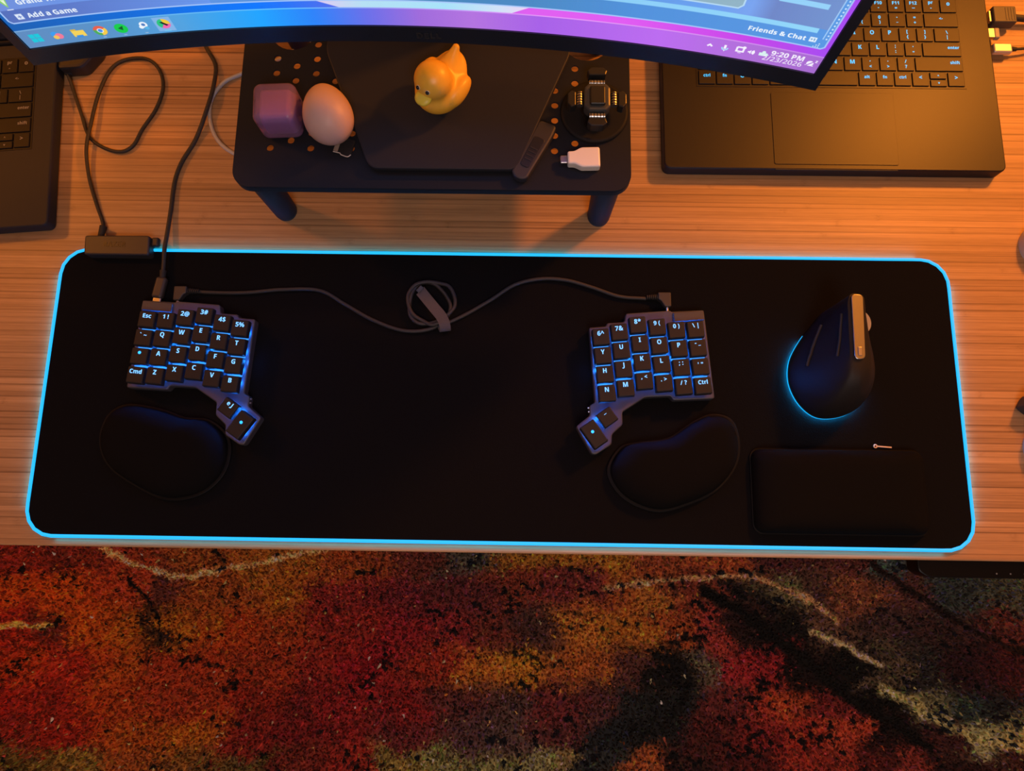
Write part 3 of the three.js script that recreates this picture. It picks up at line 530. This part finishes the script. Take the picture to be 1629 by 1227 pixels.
  say('Grand Theft Auto V', -0.2800, 0.0430, 21);
  say('Friends & Chat', 0.2795, 0.0322, 20, '#f4faff', true, 'right'); rect(0.2818, 0.0300, 0.2868, 0.0345, '#e4f2ff'); say('+1', 0.2843, 0.0322, 12, '#4a86c4', true, 'center');
  for (const [a, b] of [[0, 0], [1, 0], [2, 0], [1, 1], [2, 1], [2, 2]]) disc(0.2868 + a * 0.0016, 0.0262 + b * 0.0016, 0.0005, '#e6f2ff');
  // task bar
  rect(-0.2985, 0, 0.2985, 0.0175, grad(-0.2985, 0.2985, [[-0.2985, '#5e8cc0'], [-0.24, '#5a92c8'], [-0.18, '#52a2e0'], [-0.12, '#20a4ff'], [-0.08, '#2c84fa'], [-0.04, '#6a70ea'], [0.0, '#a06cdc'], [0.04, '#b474e0'], [0.09, '#a862e8'], [0.18, '#bc6cf0'], [0.25, '#b070d8'], [0.2985, '#a86cd0']]));
  line([[-0.2985, 0.0175], [0.2985, 0.0175]], grad(-0.2985, 0.2985, [[-0.2985, '#78a8d8'], [-0.1, '#5cc0ff'], [0.0, '#b490f0'], [0.1, '#e896f8'], [0.2985, '#c488e8']]), 4);
  rect(-0.1990, 0.0018, -0.1860, 0.0158, 'rgba(190,205,245,0.45)');
  for (const [a, b] of [[0, 0], [1, 0], [0, 1], [1, 1]]) rect(-0.2920 + a * 0.0042, 0.0050 + b * 0.0042, -0.2882 + a * 0.0042, 0.0088 + b * 0.0042, '#18c8dc');
  disc(-0.2735, 0.0100, 0.0028, '#3a9cf0'); disc(-0.2712, 0.0080, 0.0029, '#f07a9a'); disc(-0.2738, 0.0072, 0.0020, '#f4c25a');
  rect(-0.2610, 0.0052, -0.2518, 0.0112, '#f6d25a'); rect(-0.2610, 0.0112, -0.2570, 0.0126, '#e8b83a'); rect(-0.2595, 0.0042, -0.2545, 0.0065, '#3c8ee0');
  disc(-0.2404, 0.0085, 0.0048, '#e8604c'); c.fillStyle = '#f6cc4a'; c.beginPath(); c.moveTo(X(-0.2404), Y(0.0085)); c.arc(X(-0.2404), Y(0.0085), 0.0048 * k, -0.5, 1.6); c.fill(); c.fillStyle = '#4cae5a'; c.beginPath(); c.moveTo(X(-0.2404), Y(0.0085)); c.arc(X(-0.2404), Y(0.0085), 0.0048 * k, 1.6, 3.4); c.fill(); disc(-0.2404, 0.0085, 0.0023, '#eef6ff'); disc(-0.2404, 0.0085, 0.0017, '#4a8cf0');
  disc(-0.2248, 0.0085, 0.0047, '#14cc4c'); poly([[-0.2270, 0.0088], [-0.2228, 0.0108], [-0.2242, 0.0064]], '#0c5a2c');
  disc(-0.2075, 0.0100, 0.0030, '#eef4fc'); disc(-0.2098, 0.0078, 0.0017, '#eef4fc'); line([[-0.2098, 0.0078], [-0.2075, 0.0100]], '#eef4fc', 9); disc(-0.2075, 0.0100, 0.0014, '#4c7cc0'); disc(-0.2062, 0.0064, 0.0016, '#58b4e8');
  disc(-0.1925, 0.0092, 0.0048, '#f06ab0'); c.fillStyle = '#2ac480'; c.beginPath(); c.moveTo(X(-0.1925), Y(0.0092)); c.arc(X(-0.1925), Y(0.0092), 0.0048 * k, 2.2, 4.6); c.fill(); c.fillStyle = '#f2c83c'; c.beginPath(); c.moveTo(X(-0.1925), Y(0.0092)); c.arc(X(-0.1925), Y(0.0092), 0.0048 * k, 4.6, 6.4); c.fill(); poly([[-0.1952, 0.0108], [-0.1932, 0.0112], [-0.1896, 0.0078], [-0.1912, 0.0070]], '#14161c');
  for (const x of [-0.2404, -0.2248, -0.2087]) rect(x - 0.0012, 0.0015, x + 0.0012, 0.0022, '#a8c4dc'); rect(-0.195, 0.0018, -0.190, 0.0025, '#7ad4f4');
  const wht = '#f6f2ff';
  line([[0.2155, 0.0082], [0.2173, 0.0100], [0.2191, 0.0082]], wht, 5);
  rect(0.2276, 0.0078, 0.2294, 0.0118, wht); line([[0.2262, 0.0092], [0.2270, 0.0072], [0.2285, 0.0066], [0.2300, 0.0072], [0.2308, 0.0092]], '#a8dcfa', 4); rect(0.2282, 0.0052, 0.2288, 0.0068, wht);
  line([[0.2372, 0.0120], [0.2422, 0.0120], [0.2422, 0.0078], [0.2372, 0.0078], [0.2372, 0.0122]], wht, 5); rect(0.2385, 0.0060, 0.2410, 0.0066, wht); disc(0.2422, 0.0122, 0.0014, wht);
  poly([[0.2455, 0.0098], [0.2465, 0.0098], [0.2478, 0.0112], [0.2478, 0.0070], [0.2465, 0.0084], [0.2455, 0.0084]], wht); line([[0.2486, 0.0104], [0.2491, 0.0091], [0.2486, 0.0078]], wht, 4); line([[0.2494, 0.0112], [0.2502, 0.0091], [0.2494, 0.0070]], wht, 4);
  rect(0.2538, 0.0074, 0.2600, 0.0106, '#d8f2f0'); disc(0.2570, 0.0112, 0.0014, '#d8f2f0'); rect(0.2600, 0.0084, 0.2608, 0.0096, '#d8f2f0');
  say('9:20 PM', 0.2868, 0.0118, 23, wht, true, 'right'); say('2/23/2026', 0.2868, 0.0057, 22, wht, false, 'right');
  disc(0.2916, 0.0092, 0.0026, wht); rect(0.2886, 0.0066, 0.2946, 0.0074, wht); line([[0.2888, 0.0058], [0.2946, 0.0122]], '#a86cd0', 3); say('z', 0.2945, 0.0122, 14, wht);
  const tex = new THREE.CanvasTexture(cv); tex.colorSpace = THREE.SRGBColorSpace;
  const g = new THREE.PlaneGeometry(2 * ax, sh, 64, 8), p = g.attributes.position;
  for (let i = 0; i < p.count; i++) p.setXYZ(i, ...bend(p.getX(i), p.getY(i) + sh / 2, 0)); g.computeVertexNormals();
  part(t, 'screen', g, new THREE.MeshStandardMaterial({ color: 0x050505, roughness: 0.5, emissive: 0xffffff, emissiveMap: tex, emissiveIntensity: 1.0 }));
  // stand: neck and plate with a narrow front
  const nk = part(t, 'stand_neck', slab(roundRect(-0.03, -0.020, 0.03, 0.020, 0.008), RY + 0.009, 0.40, 0.002), M.bezel, [0.005, 0, -0.135]);
  part(nk, 'tilt_joint', box(0.10, 0.10, 0.07, 0.01), M.bezel, [0, 0.36, 0.045]);
  const fx = a => a.map(([x, z]) => { const c1 = Math.cos(-1.41 * R), s1 = Math.sin(-1.41 * R), X1 = x + 0.06037, Z1 = z + 0.36422; return [X1 * c1 - Z1 * s1, X1 * s1 + Z1 * c1]; });
  part(t, 'stand_plate', slab(roundedPoly(fx([[-0.1205, -0.3350], [0.0145, -0.3350], [0.0640, -0.4560], [0.0500, -0.5450], [-0.1550, -0.5450], [-0.1680, -0.4560]]), 0.009, 6), RY + 0.0035, RY + 0.0088, 0.0012), mat(lin(0.0225, 0.0235, 0.030), 0.5, 0, { specularIntensity: 0.32 }));
  part(t, 'stand_pad', slab(roundRect(-0.05, -0.16, 0.07, 0.0, 0.01).map(([x, z]) => [x, z - 0.006]), RY + 0.0002, RY + 0.0038), M.rubber);
  // the screen's own light, in three panels just before its face
  for (const [x, col] of [[-0.2, lin(0.10, 0.32, 1)], [0, lin(0.28, 0.38, 0.95)], [0.2, lin(0.45, 0.28, 1)]]) {
    const q = bend(x, sh / 2, -0.004), cy = Math.cos(-1.41 * R), sy = Math.sin(-1.41 * R), wx = -0.06037 + q[0] * cy + q[2] * sy, wz = -0.36422 - q[0] * sy + q[2] * cy;
    rectLight(0.195, 0.32, col, 0.6, [wx, T + q[1], wz], [wx - x * 0.55, T + q[1] + 0.03, wz + 1]);
  }
}
// ---------------------------------------------------------------- things on the riser
{ // rubber duck
  const t = thing('rubber_duck', 'yellow rubber duck with upturned tail on the stand plate', 'duck', [-0.0555, T + RY + 0.0088, -0.4055], -31 * R); t.scale.setScalar(0.93);
  const el = (x, y, z, cx, cy, cz, a, b, c) => { const X = (x - cx) / a, Y = (y - cy) / b, Z = (z - cz) / c, l = Math.hypot(X, Y, Z), m = Math.hypot(X / a, Y / b, Z / c); return m < 1e-9 ? -Math.min(a, b, c) : l * (l - 1) / m; };
  const cap = (x, y, z, a, b, ra, rb) => { const d = [b[0] - a[0], b[1] - a[1], b[2] - a[2]], p = [x - a[0], y - a[1], z - a[2]], k = Math.max(0, Math.min(1, (p[0] * d[0] + p[1] * d[1] + p[2] * d[2]) / (d[0] ** 2 + d[1] ** 2 + d[2] ** 2))); return Math.hypot(p[0] - d[0] * k, p[1] - d[1] * k, p[2] - d[2] * k) - (ra + (rb - ra) * k); };
  const body = sdf((x, y, z) => {
    const ax = Math.abs(x);
    let d = el(x, y, z, 0, 0.0185, 0.001, 0.0235, 0.019, 0.0265);
    d = smin(d, el(x, y * 0.88 + (z + 0.02) * 0.48, z * 0.88 - (y - 0.024) * 0.48, 0, 0.0212, -0.0165, 0.0155, 0.0075, 0.0175), 0.010);
    d = smin(d, cap(x, y, z, [0, 0.030, -0.020], [0, 0.0410, -0.0310], 0.0095, 0.0036), 0.006);
    d = smin(d, el(ax, y, z, 0.0200, 0.0215, -0.005, 0.0065, 0.010, 0.0165), 0.004);
    d = smin(d, el(x, y, z, 0, 0.0410, 0.0085, 0.0180, 0.0172, 0.0178), 0.006);
    return Math.max(d, 0.0004 - y);
  }, [0, 0.030, -0.005], 0.045, 72);
  part(t, 'body', body, mat(lin(0.86, 0.50, 0.045), 0.38, 0, { clearcoat: 0.15, clearcoatRoughness: 0.4 }));
  part(t, 'beak', new THREE.SphereGeometry(1, 24, 14).scale(0.0085, 0.0034, 0.0080), mat(lin(0.72, 0.62, 0.06), 0.35), [0, 0.0360, 0.0265], [0.25, 0, 0]);
  for (const s of [-1, 1]) {
    const e = part(t, 'eye', new THREE.SphereGeometry(0.0023, 16, 12), M.white, [s * 0.0050, 0.0455, 0.0243]);
    part(e, 'pupil', new THREE.SphereGeometry(0.0019, 14, 10), mat(lin(0.004, 0.004, 0.004), 0.15), [s * 0.0002, 0.0005, 0.0010]);
  }
}
{ // egg lying on its side
  const g = new THREE.LatheGeometry(Array.from({ length: 41 }, (_, i) => { const a = i / 40 * Math.PI, u = -Math.cos(a); return new THREE.Vector2(Math.max(1e-5, 0.0222 * Math.sin(a) * (1 - 0.13 * u)), 0.0282 * u); }), 44);
  g.rotateX(-Math.PI / 2);                                        // narrow end away from the sitter
  single('egg', 'smooth pale egg lying beside the purple cube', 'egg', g, mat(lin(0.56, 0.37, 0.29), 0.5), [-0.1572, T + RY + 0.0226, -0.3800], 17 * R);
}
{
  const t = thing('gel_cube', 'translucent purple cube with rounded corners beside the egg', 'cube', [-0.2030, T + RY + 0.0002, -0.3850], 3 * R);
  part(t, 'shell', box(0.0385, 0.036, 0.0385, 0.0075, 6), mat(lin(0.62, 0.40, 0.74), 0.14, 0, { transmission: 0.74, thickness: 0.03, ior: 1.33, attenuationColor: lin(0.6, 0.34, 0.68), attenuationDistance: 0.04 }), [0, 0.018, 0]);
  part(t, 'core', box(0.0265, 0.024, 0.0265, 0.003, 3), mat(lin(0.46, 0.25, 0.52), 0.5), [0, 0.0175, 0]);
}
{ // memory card
  const t = thing('memory_card', 'small black memory card with a pale edge beside the egg', 'memory card', [-0.1462, T + RY + 0.0002, -0.3595], -14 * R);
  part(t, 'card', slab([[-0.0085, -0.009], [0.0085, -0.009], [0.0085, 0.006], [0.0060, 0.0085], [-0.0005, 0.0080], [-0.0020, 0.0068], [-0.0085, 0.0068]], 0, 0.0012), M.blackPlastic);
  part(t, 'pale_edge', tube([[-0.0085, 0.0013, 0.0068], [-0.0020, 0.0013, 0.0068], [-0.0004, 0.0013, 0.0080], [0.0060, 0.0013, 0.0085], [0.0084, 0.0013, 0.0058]], 0.0005, 6, false, 6, 'catmullrom'), mat(lin(0.6, 0.56, 0.52), 0.5));
  part(t, 'label_patch', box(0.0042, 0.0003, 0.0080, 0.0001), mat(lin(0.30, 0.24, 0.20), 0.5), [-0.0066, 0.0013, 0.0018]);
}
{ // slim black tool leaning along the plate
  const t = thing('pocket_tool', 'slim black plastic pocket tool with a lanyard hole', 'tool', [0.0300, T + RY + 0.0002, -0.3560], -26.5 * R); t.scale.x = 1.2;
  part(t, 'handle', slab(roundedPoly([[-0.0075, -0.0285], [0.0070, -0.0300], [0.0078, -0.0180], [0.0062, 0.0290], [0.0020, 0.0325], [-0.0030, 0.0325], [-0.0072, 0.0290]], 0.004, 5), 0, 0.0085, 0.0016, [circle(-0.0005, 0.0268, 0.0016, 12)]), mat(lin(0.026, 0.025, 0.027), 0.5));
  part(t, 'grip_inlay', slab(roundedPoly([[-0.0045, -0.0120], [0.0045, -0.0120], [0.0035, 0.0200], [-0.0040, 0.0200]], 0.003, 5), 0.0084, 0.0092, 0.0003), mat(lin(0.018, 0.018, 0.02), 0.3));
  for (let i = 0; i < 4; i++) part(t, 'grip_rib', box(0.0060, 0.0006, 0.0011, 0.0002), mat(lin(0.03, 0.03, 0.033), 0.3), [-0.0002, 0.0093, 0.0005 + i * 0.0040]);
  part(t, 'metal_clip', box(0.0012, 0.0016, 0.0075, 0.0003), M.steel, [-0.0080, 0.0075, -0.0230]);
}
{ // white adapter plug
  const t = thing('usb_adapter', 'white adapter plug with a grey metal tip on the riser', 'adapter', [0.0735, T + RY + 0.0002, -0.3480], 2 * R);
  const sh = [[-0.0130, -0.0062], [-0.0070, -0.0062], [-0.0005, -0.0098], [0.0165, -0.0098], [0.0165, 0.0098], [-0.0005, 0.0098], [-0.0070, 0.0062], [-0.0130, 0.0062]];
  part(t, 'body', slab(roundedPoly(sh, 0.002, 4), 0, 0.0095, 0.0016), M.white);
  part(t, 'metal_tip', box(0.0070, 0.0028, 0.0080, 0.0012), M.steel, [-0.0162, 0.0046, 0]);
}
{ // clamp mount with ribbed jaws
  const t = thing('clamp_mount', 'black clamp mount with four ribbed metal jaws on a round base', 'mount', [0.0860, T + RY + 0.0002, -0.3975]);
  const dk = mat(lin(0.014, 0.016, 0.018), 0.35), md = mat(lin(0.045, 0.052, 0.058), 0.38);
  part(t, 'base', new THREE.LatheGeometry([[0, 0], [0.0310, 0], [0.0318, 0.0012], [0.0310, 0.0034], [0.0285, 0.0040], [0.0270, 0.0032], [0.006, 0.0032], [0, 0.0032]].map(p => new THREE.Vector2(...p)), 48), mat(lin(0.0105, 0.0115, 0.014), 0.6, 0, { specularIntensity: 0.3 }));
  part(t, 'column', new THREE.CylinderGeometry(0.0105, 0.0130, 0.012, 8), dk, [0, 0.0092, 0]);
  part(t, 'block', slab(roundedPoly([[-0.0075, -0.0135], [0.0075, -0.0135], [0.0118, -0.0090], [0.0118, 0.0090], [0.0075, 0.0135], [-0.0075, 0.0135], [-0.0118, 0.0090], [-0.0118, -0.0090]], 0.001, 2), 0.0140, 0.0270, 0.002), md);
  part(t, 'cap', box(0.0140, 0.0040, 0.0180, 0.0016), dk, [0, 0.0282, 0.0005]);
  for (const [dx, dz, ang] of [[0, -1, 0], [0, 1, 0], [-1, 0, 1], [1, 0, 1]]) {
    const w = ang ? 0.0135 : 0.0150;
    const j = part(t, 'jaw', slab(roundedPoly([[-w / 2, -0.0035], [w / 2, -0.0035], [w / 2 + 0.0015, 0.0010], [w / 2 - 0.002, 0.0042], [-w / 2 + 0.002, 0.0042], [-w / 2 - 0.0015, 0.0010]], 0.0007, 2), 0.0130, 0.0235, 0.001), dk, [dx * 0.0225, dz < 0 ? 0.004 : 0, dz * (dz < 0 ? 0.0245 : 0.0225)], [0, dx ? dx * Math.PI / 2 : dz > 0 ? 0 : Math.PI, 0]);
    const b = part(t, 'metal_roller', new THREE.CylinderGeometry(0.0030, 0.0030, w * 0.92, 14), M.steel, [dx * 0.0155, 0.0215, dz * 0.0165], ang ? [Math.PI / 2, 0, 0] : [0, 0, Math.PI / 2]);
    for (let i = 0; i < 5; i++) part(b, 'rib', new THREE.CylinderGeometry(0.0034, 0.0034, 0.0008, 14), dk, [0, (i - 2) * w * 0.19, 0]);
  }
}
// ---------------------------------------------------------------- laptops
function laptop(o) {
  const t = thing('laptop', o.label, 'laptop', o.pos, o.turn);
  const { W, D, h } = o;
  const kx0 = o.kx1 - 15 * o.u, kz = o.kz, rp = o.row;
  part(t, 'base', slab(roundRect(-W / 2, -D, W / 2, 0, o.r, 6), 0.0015, h, o.bev), o.shell);
  part(t, 'key_bed', box(15 * o.u + 0.003, 0.0006, 6 * rp + 0.003, 0.0002, 1), o.bed, [(o.kx1 + kx0) / 2, h + 0.0001, kz - 3 * rp]);
  const tp = part(t, 'touchpad', slab(roundRect(o.pad[0], o.pad[1], o.pad[2], o.pad[3], 0.002, 3), h - 0.0004, h + 0.0006, 0.0002), o.padMat);
  for (let q = 0; q < 4; q++) part(t, 'rubber_foot', new THREE.CylinderGeometry(0.006, 0.006, 0.0016, 14), M.rubber, [(q % 2 ? 1 : -1) * (W / 2 - 0.03), 0.0009, q < 2 ? -0.025 : -D + 0.025]);
  part(t, 'finger_notch', box(0.128, 0.0022, 0.0030, 0.0006), M.rubber, [0.0015, h - 0.0013, -0.0008]);
  const geos = new Map(), cap = (w, d) => { const key = w.toFixed(4) + d.toFixed(4); if (!geos.has(key)) geos.set(key, box(w, 0.0014, d, 0.0006, 1)); return geos.get(key); };
  o.rows.forEach((row, r) => {
    let x = kx0; const zc = kz - (5 - r + 0.5) * rp;
    for (const [w, s, al] of row) {
      const kw = w * o.u, xc = x + kw / 2;
      if (s === 'UD') {
        for (const [q, g] of [[-1, '^'], [1, 'v']]) { const k = part(t, 'keycap', cap(kw - o.gap, rp / 2 - o.gap * 0.6), o.key, [xc, h + 0.0010, zc + q * rp / 4]); part(k, o.lname, text(g, 0.0026), o.legend, [0, 0.0007, 0]); }
      } else {
        const k = part(t, 'keycap', cap(kw - o.gap, rp - o.gap), o.key, [xc, h + 0.0010, zc]);
        if (s) s.split('\n').forEach((q, i, a) => part(k, o.lname, text(q, a.length > 1 ? 0.0038 : q.length > 1 ? 0.0034 : 0.0048), o.legend, [al === 'r' ? kw / 2 - 0.009 : 0, 0.0007, a.length > 1 ? (i - 0.5) * 0.0062 : -0.0022]));
      }
      x += kw;
    }
  });
  const a = o.open * R, L = D - 0.006;                               // lid, hinged at the back
  const lid = new THREE.Group(); lid.name = 'lid'; lid.position.set(0, h + 0.001, -D + 0.004); lid.rotation.x = -(a - Math.PI / 2); t.add(lid);
  part(lid, 'cover', box(W, L, 0.006, 0.003), o.shell, [0, L / 2 + 0.003, 0]);
  part(lid, 'screen_panel', box(W - 0.014, L - 0.024, 0.001, 0.0004), mat(lin(0.006, 0.006, 0.007), 0.35), [0, L / 2 + 0.006, 0.0031]);
  part(t, 'hinge', new THREE.CylinderGeometry(0.004, 0.004, W * 0.7, 12), o.bed, [0, h + 0.0005, -D + 0.004], [0, 0, Math.PI / 2]);
  return t;
}
const one = s => s.split(' ').map(q => [1, q]);
const two = a => a.map(q => [1, q]);
const F_ROW = one('esc F1 F2 F3 F4 F5 F6 F7 F8').concat(two(['F9\n--', 'F10\n-', 'F11\n=', 'F12\n--', 'pr\n-', 'o']));
const NUM = two(['`', '1\n!', '2\n@', '3\n#', '4\n$', '5\n%', '6\n^', '7\n&', '8\n*', '9\n(', '0\n)', '-\n_', '=\n+']).concat([[2, '<-']]);
const QW = [[1.5, 'tab'], ...one('Q W E R T Y U I O P'), [1, '[\n{'], [1, ']\n}'], [1.5, '\\\n|']];
const HOME = [[1.75, 'caps'], ...one('A S D F G H J K L'), [1, ';\n:'], [1, '\'\n"'], [2.25, 'enter', 'r']];
const SHIFT = [[2.25, 'shift'], ...one('Z X C V B N M'), [1, ',\n<'], [1, '.\n>'], [1, '/\n?'], [2.75, 'shift', 'r']];
const BOTTOM = [...one('ctrl fn'), [1, '⊞'], [1, ''], [5, ''], ...one('alt fn ctrl <'), [1, 'UD'], [1, '>']];
BOTTOM[2][1] = 'O';
laptop({ label: 'large black laptop with cyan lit keys, partly hidden by the monitor', pos: [0.3464, T, -0.3868], turn: 0, W: 0.3562, D: 0.2440, h: 0.0165, r: 0.007, bev: 0.0012, shell: M.laptopBlack, bed: M.laptopBlack, padMat: M.laptopBlack,
  kx1: 0.1450, kz: -0.0962, u: 0.0190, row: 0.01785, gap: 0.0017, pad: [-0.0630, -0.0885, 0.0668, -0.0055], key: M.laptopKey, legend: glow(lin(0.0, 0.50, 0.92), 1.4), lname: 'legend_light', open: 112, rows: [F_ROW, NUM, QW, HOME, SHIFT, BOTTOM] });
laptop({ label: 'small dark grey laptop with unlit black keys', pos: [-0.6278, T, -0.3014], turn: 5 * R, W: 0.3120, D: 0.2210, h: 0.0160, r: 0.006, bev: 0.0015, shell: M.laptopDark, bed: M.darkKey, padMat: M.laptopDark,
  kx1: 0.1335, kz: -0.0890, u: 0.0178, row: 0.0178, gap: 0.0014, pad: [-0.06, -0.078, 0.05, -0.008], key: M.darkKey, legend: M.print, lname: 'legend', open: 115, rows: [F_ROW, NUM, QW, HOME, SHIFT, BOTTOM] });
{ // dock under the end of the monitor
  const t = thing('cable_dock', 'black rounded dock on the desk beneath the monitor end', 'dock', [-0.4600, T, -0.5210], 0);
  part(t, 'shell', slab(roundedPoly([[-0.026, -0.040], [0.0145, -0.040], [0.0155, 0.002], [0.0005, 0.0240], [-0.026, 0.0262]], 0.005, 5), 0.0002, 0.018, 0.003), M.blackPlastic);
  part(t, 'port', box(0.009, 0.004, 0.002, 0.001), M.rubber, [-0.020, 0.0068, 0.0255]);
}
{ // video plug in the side of the big laptop
  const t = thing('video_plug', 'chunky black ribbed cable plug in the side of the big laptop', 'cable plug', [0.5452, T + 0.0095, -0.5745]);
  const pm = mat(lin(0.055, 0.050, 0.048), 0.5);
  part(t, 'body', box(0.0250, 0.0115, 0.0200, 0.0015), pm);
  for (let i = 0; i < 4; i++) part(t, 'grip_rib', box(0.0014, 0.0006, 0.0150, 0.0002), pm, [0.001 + i * 0.0030, 0.0058, 0]);
  part(t, 'metal_collar', box(0.0040, 0.0046, 0.0140, 0.0008), M.steel, [-0.0135, 0, 0]);
  part(t, 'cord', tube([[0.012, 0, 0], [0.030, -0.001, 0.001], [0.060, -0.004, 0.0], [0.12, -0.0055, -0.02], [0.20, -0.0055, -0.08], [0.24, -0.0055, -0.16]], 0.0036, 10), M.cable);
}
{
  const t = thing('usb_stub', 'short metal receiver stub in the side of the big laptop', 'receiver', [0.5310, T + 0.0085, -0.5545]);
  part(t, 'shell', box(0.0075, 0.0048, 0.0115, 0.0008), M.steel); part(t, 'cap', box(0.0060, 0.0054, 0.0125, 0.0014), mat(lin(0.25, 0.23, 0.22), 0.4), [0.0062, 0, 0]);
}
{
  const t = thing('charging_plug', 'silver flat cable plug in the side of the big laptop', 'cable plug', [0.5412, T + 0.0085, -0.5360]);
  part(t, 'body', box(0.0205, 0.0066, 0.0115, 0.0022, 3), mat(lin(0.62, 0.60, 0.58), 0.4, 0.6));
  part(t, 'strain_relief', new THREE.CylinderGeometry(0.0021, 0.0027, 0.006, 10), M.rubber, [0.0130, 0, 0], [0, 0, -Math.PI / 2]);
  part(t, 'cord', tube([[0.014, 0, 0], [0.028, -0.001, -0.002], [0.05, -0.004, -0.006], [0.10, -0.0065, -0.012], [0.18, -0.0065, -0.06]], 0.0015, 8), M.cable);
}
// ---------------------------------------------------------------- things at the far side of the desk
{
  const t = thing('white_mouse', 'white computer mouse with a dark seam resting on the bare desk', 'mouse', [0.5950, T, -0.3110]);
  const o = Array.from({ length: 60 }, (_, i) => { const a = i / 60 * 2 * Math.PI; return [-0.056 * Math.sign(Math.cos(a)) * Math.pow(Math.abs(Math.cos(a)), 0.9), 0.030 * Math.sign(Math.sin(a)) * Math.pow(Math.abs(Math.sin(a)), 0.85)]; });
  part(t, 'shell', dome(o, 0.034, 2.6, 2, 18, 0.003), mat(lin(0.50, 0.44, 0.43), 0.45));
  part(t, 'button_seam', box(0.030, 0.0010, 0.0010, 0.0003, 1), M.blackPlastic, [-0.0380, 0.0285, 0.0005], [0, 0, 0.42]);
  part(t, 'sole', slab(o.map(a => [a[0] * 0.94, a[1] * 0.94]), 0.0002, 0.003), M.rubber);
}
{
  const t = thing('plastic_block', 'black angular plastic block between two white rounded things', 'block', [0.5340, T, -0.1450]);
  part(t, 'body', slab(roundedPoly([[-0.0195, 0.0055], [-0.0125, -0.0060], [0.030, -0.0180], [0.032, 0.0160], [-0.0120, 0.0125]], 0.002, 3), 0.0002, 0.018, 0.002), M.blackPlastic);
  part(t, 'lid_plate', slab(roundedPoly([[-0.012, 0.0045], [-0.0080, -0.0035], [0.027, -0.0130], [0.028, 0.0120]], 0.002, 3), 0.0178, 0.0192, 0.0004), M.rubber);
}
{
  const t = thing('white_case', 'white rounded plastic case nearest the desk front edge', 'case', [0.5600, T, -0.0990]);
  const o = Array.from({ length: 60 }, (_, i) => { const a = i / 60 * 2 * Math.PI; return [-0.042 * Math.cos(a), 0.033 * Math.sin(a)]; });
  part(t, 'shell', dome(o, 0.026, 2.8, 2.2, 18, 0.003), mat(lin(0.50, 0.43, 0.44), 0.45));
  part(t, 'lid_seam', tube(o.map(a => [a[0] * 1.0, 0.0105, a[1] * 1.0]).filter((_, i) => i % 3 === 0), 0.0005, 6, true, 4), mat(lin(0.3, 0.27, 0.26), 0.5));
}

scene.traverse(o => { if (o.isMesh) { o.castShadow = true; o.receiveShadow = true; } });
renderer.render(scene, camera);
